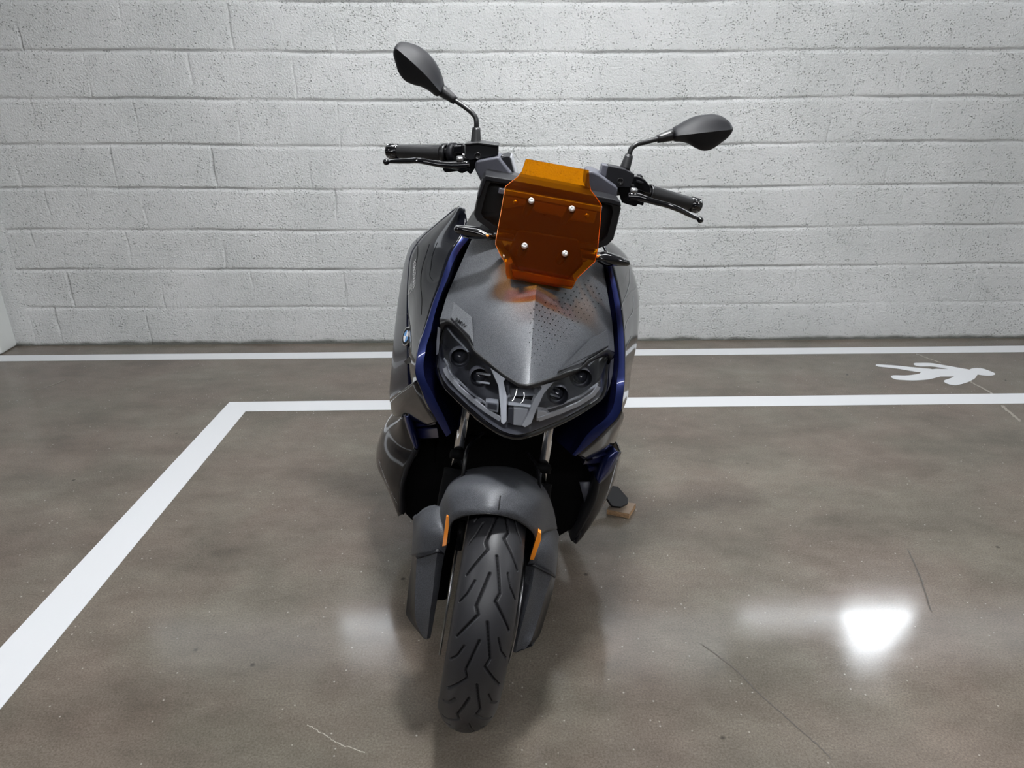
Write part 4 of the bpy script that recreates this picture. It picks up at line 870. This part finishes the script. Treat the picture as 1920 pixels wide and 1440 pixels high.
lathe('lever_ball', [(-.0078, .0005), (-.0068, .004), (-.003, .0072), (0, .0078), (.003, .0072), (.0068, .004), (.0078, .0005)], S(724, 303.5, .456), sv((1, 0, 0)), M['gloss'], lv, n=20)
lathe('lever_pivot', [(0, .0085), (.006, .0085), (.008, .006), (.008, .0002)], S(862, 300, .40), sv((0, -.3, 1)), M['steel'], lv, n=20)
# right of picture
res_r = block('brake_reservoir', [(1141, 311), (1171, 317), (1190, 327), (1188, 338), (1182, 352), (1158, 352), (1136, 338), (1138, 322)], .415, .055, M['plastic'], bevel=.002)
block('reservoir_cap', [(1130, 309.5), (1141, 311), (1138, 330), (1134, 332), (1126, 326)], .425, .05, M['greyplastic'], res_r, bevel=.0015)
lathe('reservoir_window', [(0, .0078), (-.002, .0078), (-.002, .0058), (.001, .005), (.001, .0002)], S(1163, 340, .413), sv((0, 1, 0)), M['black'], res_r, n=24)
block('switch_housing', [(1186, 330), (1197, 330), (1206, 334), (1214, 342), (1220, 350), (1221, 364), (1208, 362), (1190, 356), (1180, 350)], .43, .05, M['gloss'], bevel=.003)
block('switch_button', [(1194, 337), (1207, 342), (1206, 346), (1193, 342)], .425, .01, M['plastic'], bevel=.001)
block('switch_button', [(1196, 328), (1204, 329), (1206, 333), (1198, 332)], .44, .02, M['plastic'], bevel=.001)
block('lever_bracket', [(1160, 352), (1182, 352), (1197, 358), (1205, 366), (1210, 372), (1206, 386), (1196, 383), (1192, 388), (1182, 385), (1166, 380), (1163, 366)], .42, .04, M['dark'], bevel=.002)
lv = lever([(1178, 368, .40, .0095), (1196, 369, .395, .0085), (1212, 374, .395, .0068), (1228, 379, .40, .0064), (1252, 385, .41, .0066), (1275, 394, .425, .0060), (1295, 404, .44, .0054), (1308, 410, .452, .0042)], M['gloss'])
lathe('lever_ball', [(-.0078, .0005), (-.0068, .004), (-.003, .0072), (0, .0078), (.003, .0072), (.0068, .004), (.0078, .0005)], S(1313, 412.5, .456), sv((1, 0, 0)), M['gloss'], lv, n=20)
lathe('lever_pivot', [(0, .0085), (.006, .0085), (.008, .006), (.008, .0002)], S(1188, 359, .40), sv((0, -.3, 1)), M['steel'], lv, n=20)
tube('brake_hose', [S(940, 292, .43), S(948, 300, .43), S(955, 318, .43), S(958, 345, .44)], .004, M['black'], scooter, res=20)

def mirror(outline, ridge, stem, boot_base, boot_head, y):
    """ridged shell on a bent stem"""
    o = [S(a, b, y) for a, b in outline]; k = 48
    ring = spl(o+[o[0]], k+1)[:-1]; ra, rb = S(*ridge[0], y-.030), S(*ridge[1], y-.034)
    rm = [S(*q, y-.036) for q in ridge[2:]]
    rdg = spl([ra]+rm+[rb], 40)
    near = np.array([rdg[np.argmin(np.linalg.norm((rdg-q)[:, [0, 2]], axis=1))] for q in ring])
    rows = [ring+sv((0, .012, 0)), ring, ring*.93+near*.07+sv((0, -.008, 0)), ring*.62+near*.38+sv((0, -.008, 0)), ring*.3+near*.7+sv((0, -.003, 0)), near]
    body = tube('mirror', [S(*q[:2], q[2]) for q in stem], .0058, M['black'], scooter, n=14, res=28)
    grid('mirror_shell', rows, M['plastic'], body, closed=True)
    cc = ring.mean(0); gl = cc+(ring-cc)*.93+sv((0, .011, 0)); mesh('mirror_glass', gl, [tuple(range(k))[::-1]], M['chrome'], body, smooth=False)
    mesh('mirror_back', ring+sv((0, .0115, 0)), [tuple(range(k))[::-1]], M['plastic'], body, smooth=False)
    for (a, b, r1, r2) in (boot_base, boot_head): tube('mirror_boot', [S(*a), S(*b)], [r1, (r1+r2)/2, r2], M['black'], body, n=18, res=6)
mirror([(833, 163), (829, 146), (820, 124), (805, 103), (784, 86.5), (764, 79.5), (752, 78), (741, 88), (738, 101), (741, 116), (749, 139), (760, 152), (775, 159), (790, 163), (805, 171), (820, 181), (829, 175)],
       [(743, 91), (826, 173), (772, 116), (800, 143)], [(892.5, 250, .47), (893.5, 232, .47), (892.5, 222, .472), (886, 212.5, .475), (872, 201, .48), (845, 183, .488)],
       ((892, 271, .46), (893, 240, .47), .0125, .0095), ((854, 189, .487), (829, 170, .493), .0090, .0140), .50)
mirror([(1263, 240), (1282, 229), (1302, 219.5), (1327, 215), (1344, 215), (1359, 221), (1370, 232), (1373, 243), (1366, 255), (1349, 270), (1332, 281), (1319, 283), (1306, 278.5), (1289, 269), (1276, 266), (1263, 265)],
       [(1371, 243), (1266, 254.5), (1335, 247), (1300, 251)], [(1178, 304, .47), (1180, 291, .47), (1183, 280, .472), (1192, 271.5, .475), (1210, 266.5, .48), (1245, 257, .488)],
       ((1170, 320, .46), (1180, 291, .47), .0130, .0098), ((1232, 261, .487), (1262, 252.5, .493), .0090, .0140), .50)

# ---------------------------------------------------------------- rest of the scooter behind the front
tyre('rear_tyre', 0, .2865, .080, .098, None, scooter, False, cy=1.675, fine=False)
lathe('rear_wheel', [(-.06, .20), (-.05, .17), (-.02, .03), (.02, .03), (.05, .17), (.06, .20)], (0, 1.675, .2865), (1, 0, 0), M['plastic'], scooter, n=48)
prism('swingarm', [(-.10, 1.05, .32), (-.10, 1.70, .26), (-.10, 1.70, .32), (-.10, 1.05, .42)], (.05, 0, 0), M['black'], scooter, bevel=.01)
grid('battery_case', [[(-.17, 0.62, .20), (.17, .62, .20), (.17, 1.30, .20), (-.17, 1.30, .20)], [(-.20, .58, .30), (.20, .58, .30), (.20, 1.32, .30), (-.20, 1.32, .30)], [(-.19, .6, .43), (.19, .6, .43), (.19, 1.3, .43), (-.19, 1.3, .43)]], M['plastic'], scooter, closed=True, caps=True, smooth=False)
seat_rows = []
for y, w, z0, z1 in ((.98, .10, .64, .70), (1.08, .14, .62, .76), (1.35, .16, .62, .76), (1.60, .15, .64, .77), (1.85, .12, .68, .79), (1.95, .08, .72, .78)):
    seat_rows.append([(-w, y, z0), (w, y, z0), (w, y, z1-.03), (w*.8, y, z1), (-w*.8, y, z1), (-w, y, z1-.03)])
grid('seat', seat_rows, M['seat'], scooter, closed=True, caps=True)
for s in (-1, 1):
    prism('tail_fairing', [(s*.15, 1.0, .44), (s*.17, 1.3, .42), (s*.14, 1.8, .56), (s*.10, 1.98, .70), (s*.15, 1.6, .66), (s*.15, 1.1, .63)], (-s*.04, 0, 0), M['paint'], scooter, bevel=.01)
    prism('footboard', [(s*.17, .66, .42), (s*.25, .70, .40), (s*.27, 1.05, .38), (s*.17, 1.15, .42)], (0, 0, -.03), M['plastic'], scooter, bevel=.008)
prism('tail_frame', [(-.10, 1.0, .44), (.10, 1.0, .44), (.09, 1.85, .62), (-.09, 1.85, .62)], (0, -.02, .10), M['dark'], scooter, bevel=.01)
prism('rear_mudguard', [(-.08, 1.75, .60), (.08, 1.75, .60), (.08, 2.02, .45), (-.08, 2.02, .45)], (0, .01, .02), M['black'], scooter, bevel=.004)

# ---------------------------------------------------------------- side stand on its wooden pad
BT = .0195
Wl = lambda p: BM.T@(np.array(p)-ORG)
def stand():
    f0 = [(1144, 913, .066), (1157, 915, .066), (1175.5, 936.5, .038), (1175.5, 947, .027), (1163, 953, .034), (1146, 951.5, .034), (1142, 946, .036), (1136, 937, .040)]
    top = []
    for px, py, z in f0: top.append(Wl(floor_at(px, py, z)))
    top = np.array(top); c = top.mean(0)
    nrm = np.cross(top[2]-top[0], top[5]-top[0]); nrm /= np.linalg.norm(nrm); nrm *= np.sign(nrm[2])
    o = tube('side_stand', [(.14, .72, .30), (.19, .74, .17), (top[0]+top[7])/2+nrm*.004], [.013, .012], M['black'], scooter, n=14, res=12)
    pad = prism('stand_foot', top, nrm*.010, M['plastic'], o, bevel=.0015)
stand()
woodm = mat('raw wood', (.55, .33, .17), .7); 
def wood():
    nt = woodm.node_tree; b = nt.nodes['Principled BSDF']; tc = nt.nodes.new('ShaderNodeTexCoord'); mp = nt.nodes.new('ShaderNodeMapping'); mp.inputs['Scale'].default_value = (30, 160, 200)
    nz = nt.nodes.new('ShaderNodeTexNoise'); nz.inputs['Scale'].default_value = 1.2; cr = nt.nodes.new('ShaderNodeValToRGB')
    cr.color_ramp.elements[0].color = (.30, .17, .085, 1); cr.color_ramp.elements[1].color = (.62, .40, .23, 1); cr.color_ramp.elements[0].position = .3; cr.color_ramp.elements[1].position = .7
    nt.links.new(tc.outputs['Object'], mp.inputs[0]); nt.links.new(mp.outputs[0], nz.inputs['Vector']); nt.links.new(nz.outputs['Fac'], cr.inputs['Fac']); nt.links.new(cr.outputs[0], b.inputs['Base Color'])
    topm = mat('grimy wood face', (.27, .20, .145), .75, bump=(120, .5, .001))
    a, b_, c, d = floor_at(1137.5, 955, BT), floor_at(1180, 963.5, BT), floor_at(1192.5, 943.5, BT), floor_at(1150, 938.5, BT)
    lo = [np.array([p[0], p[1], .0005]) for p in (a, b_, c, d)]
    o = prism('wooden_block', lo, (0, 0, BT-.0005), woodm, bevel=.0012)
    o.data.materials.append(topm); o.data.polygons[1].material_index = 1
    tag(o, 'small raw wooden block on the floor under the foot of the side stand', 'wood block')
wood()
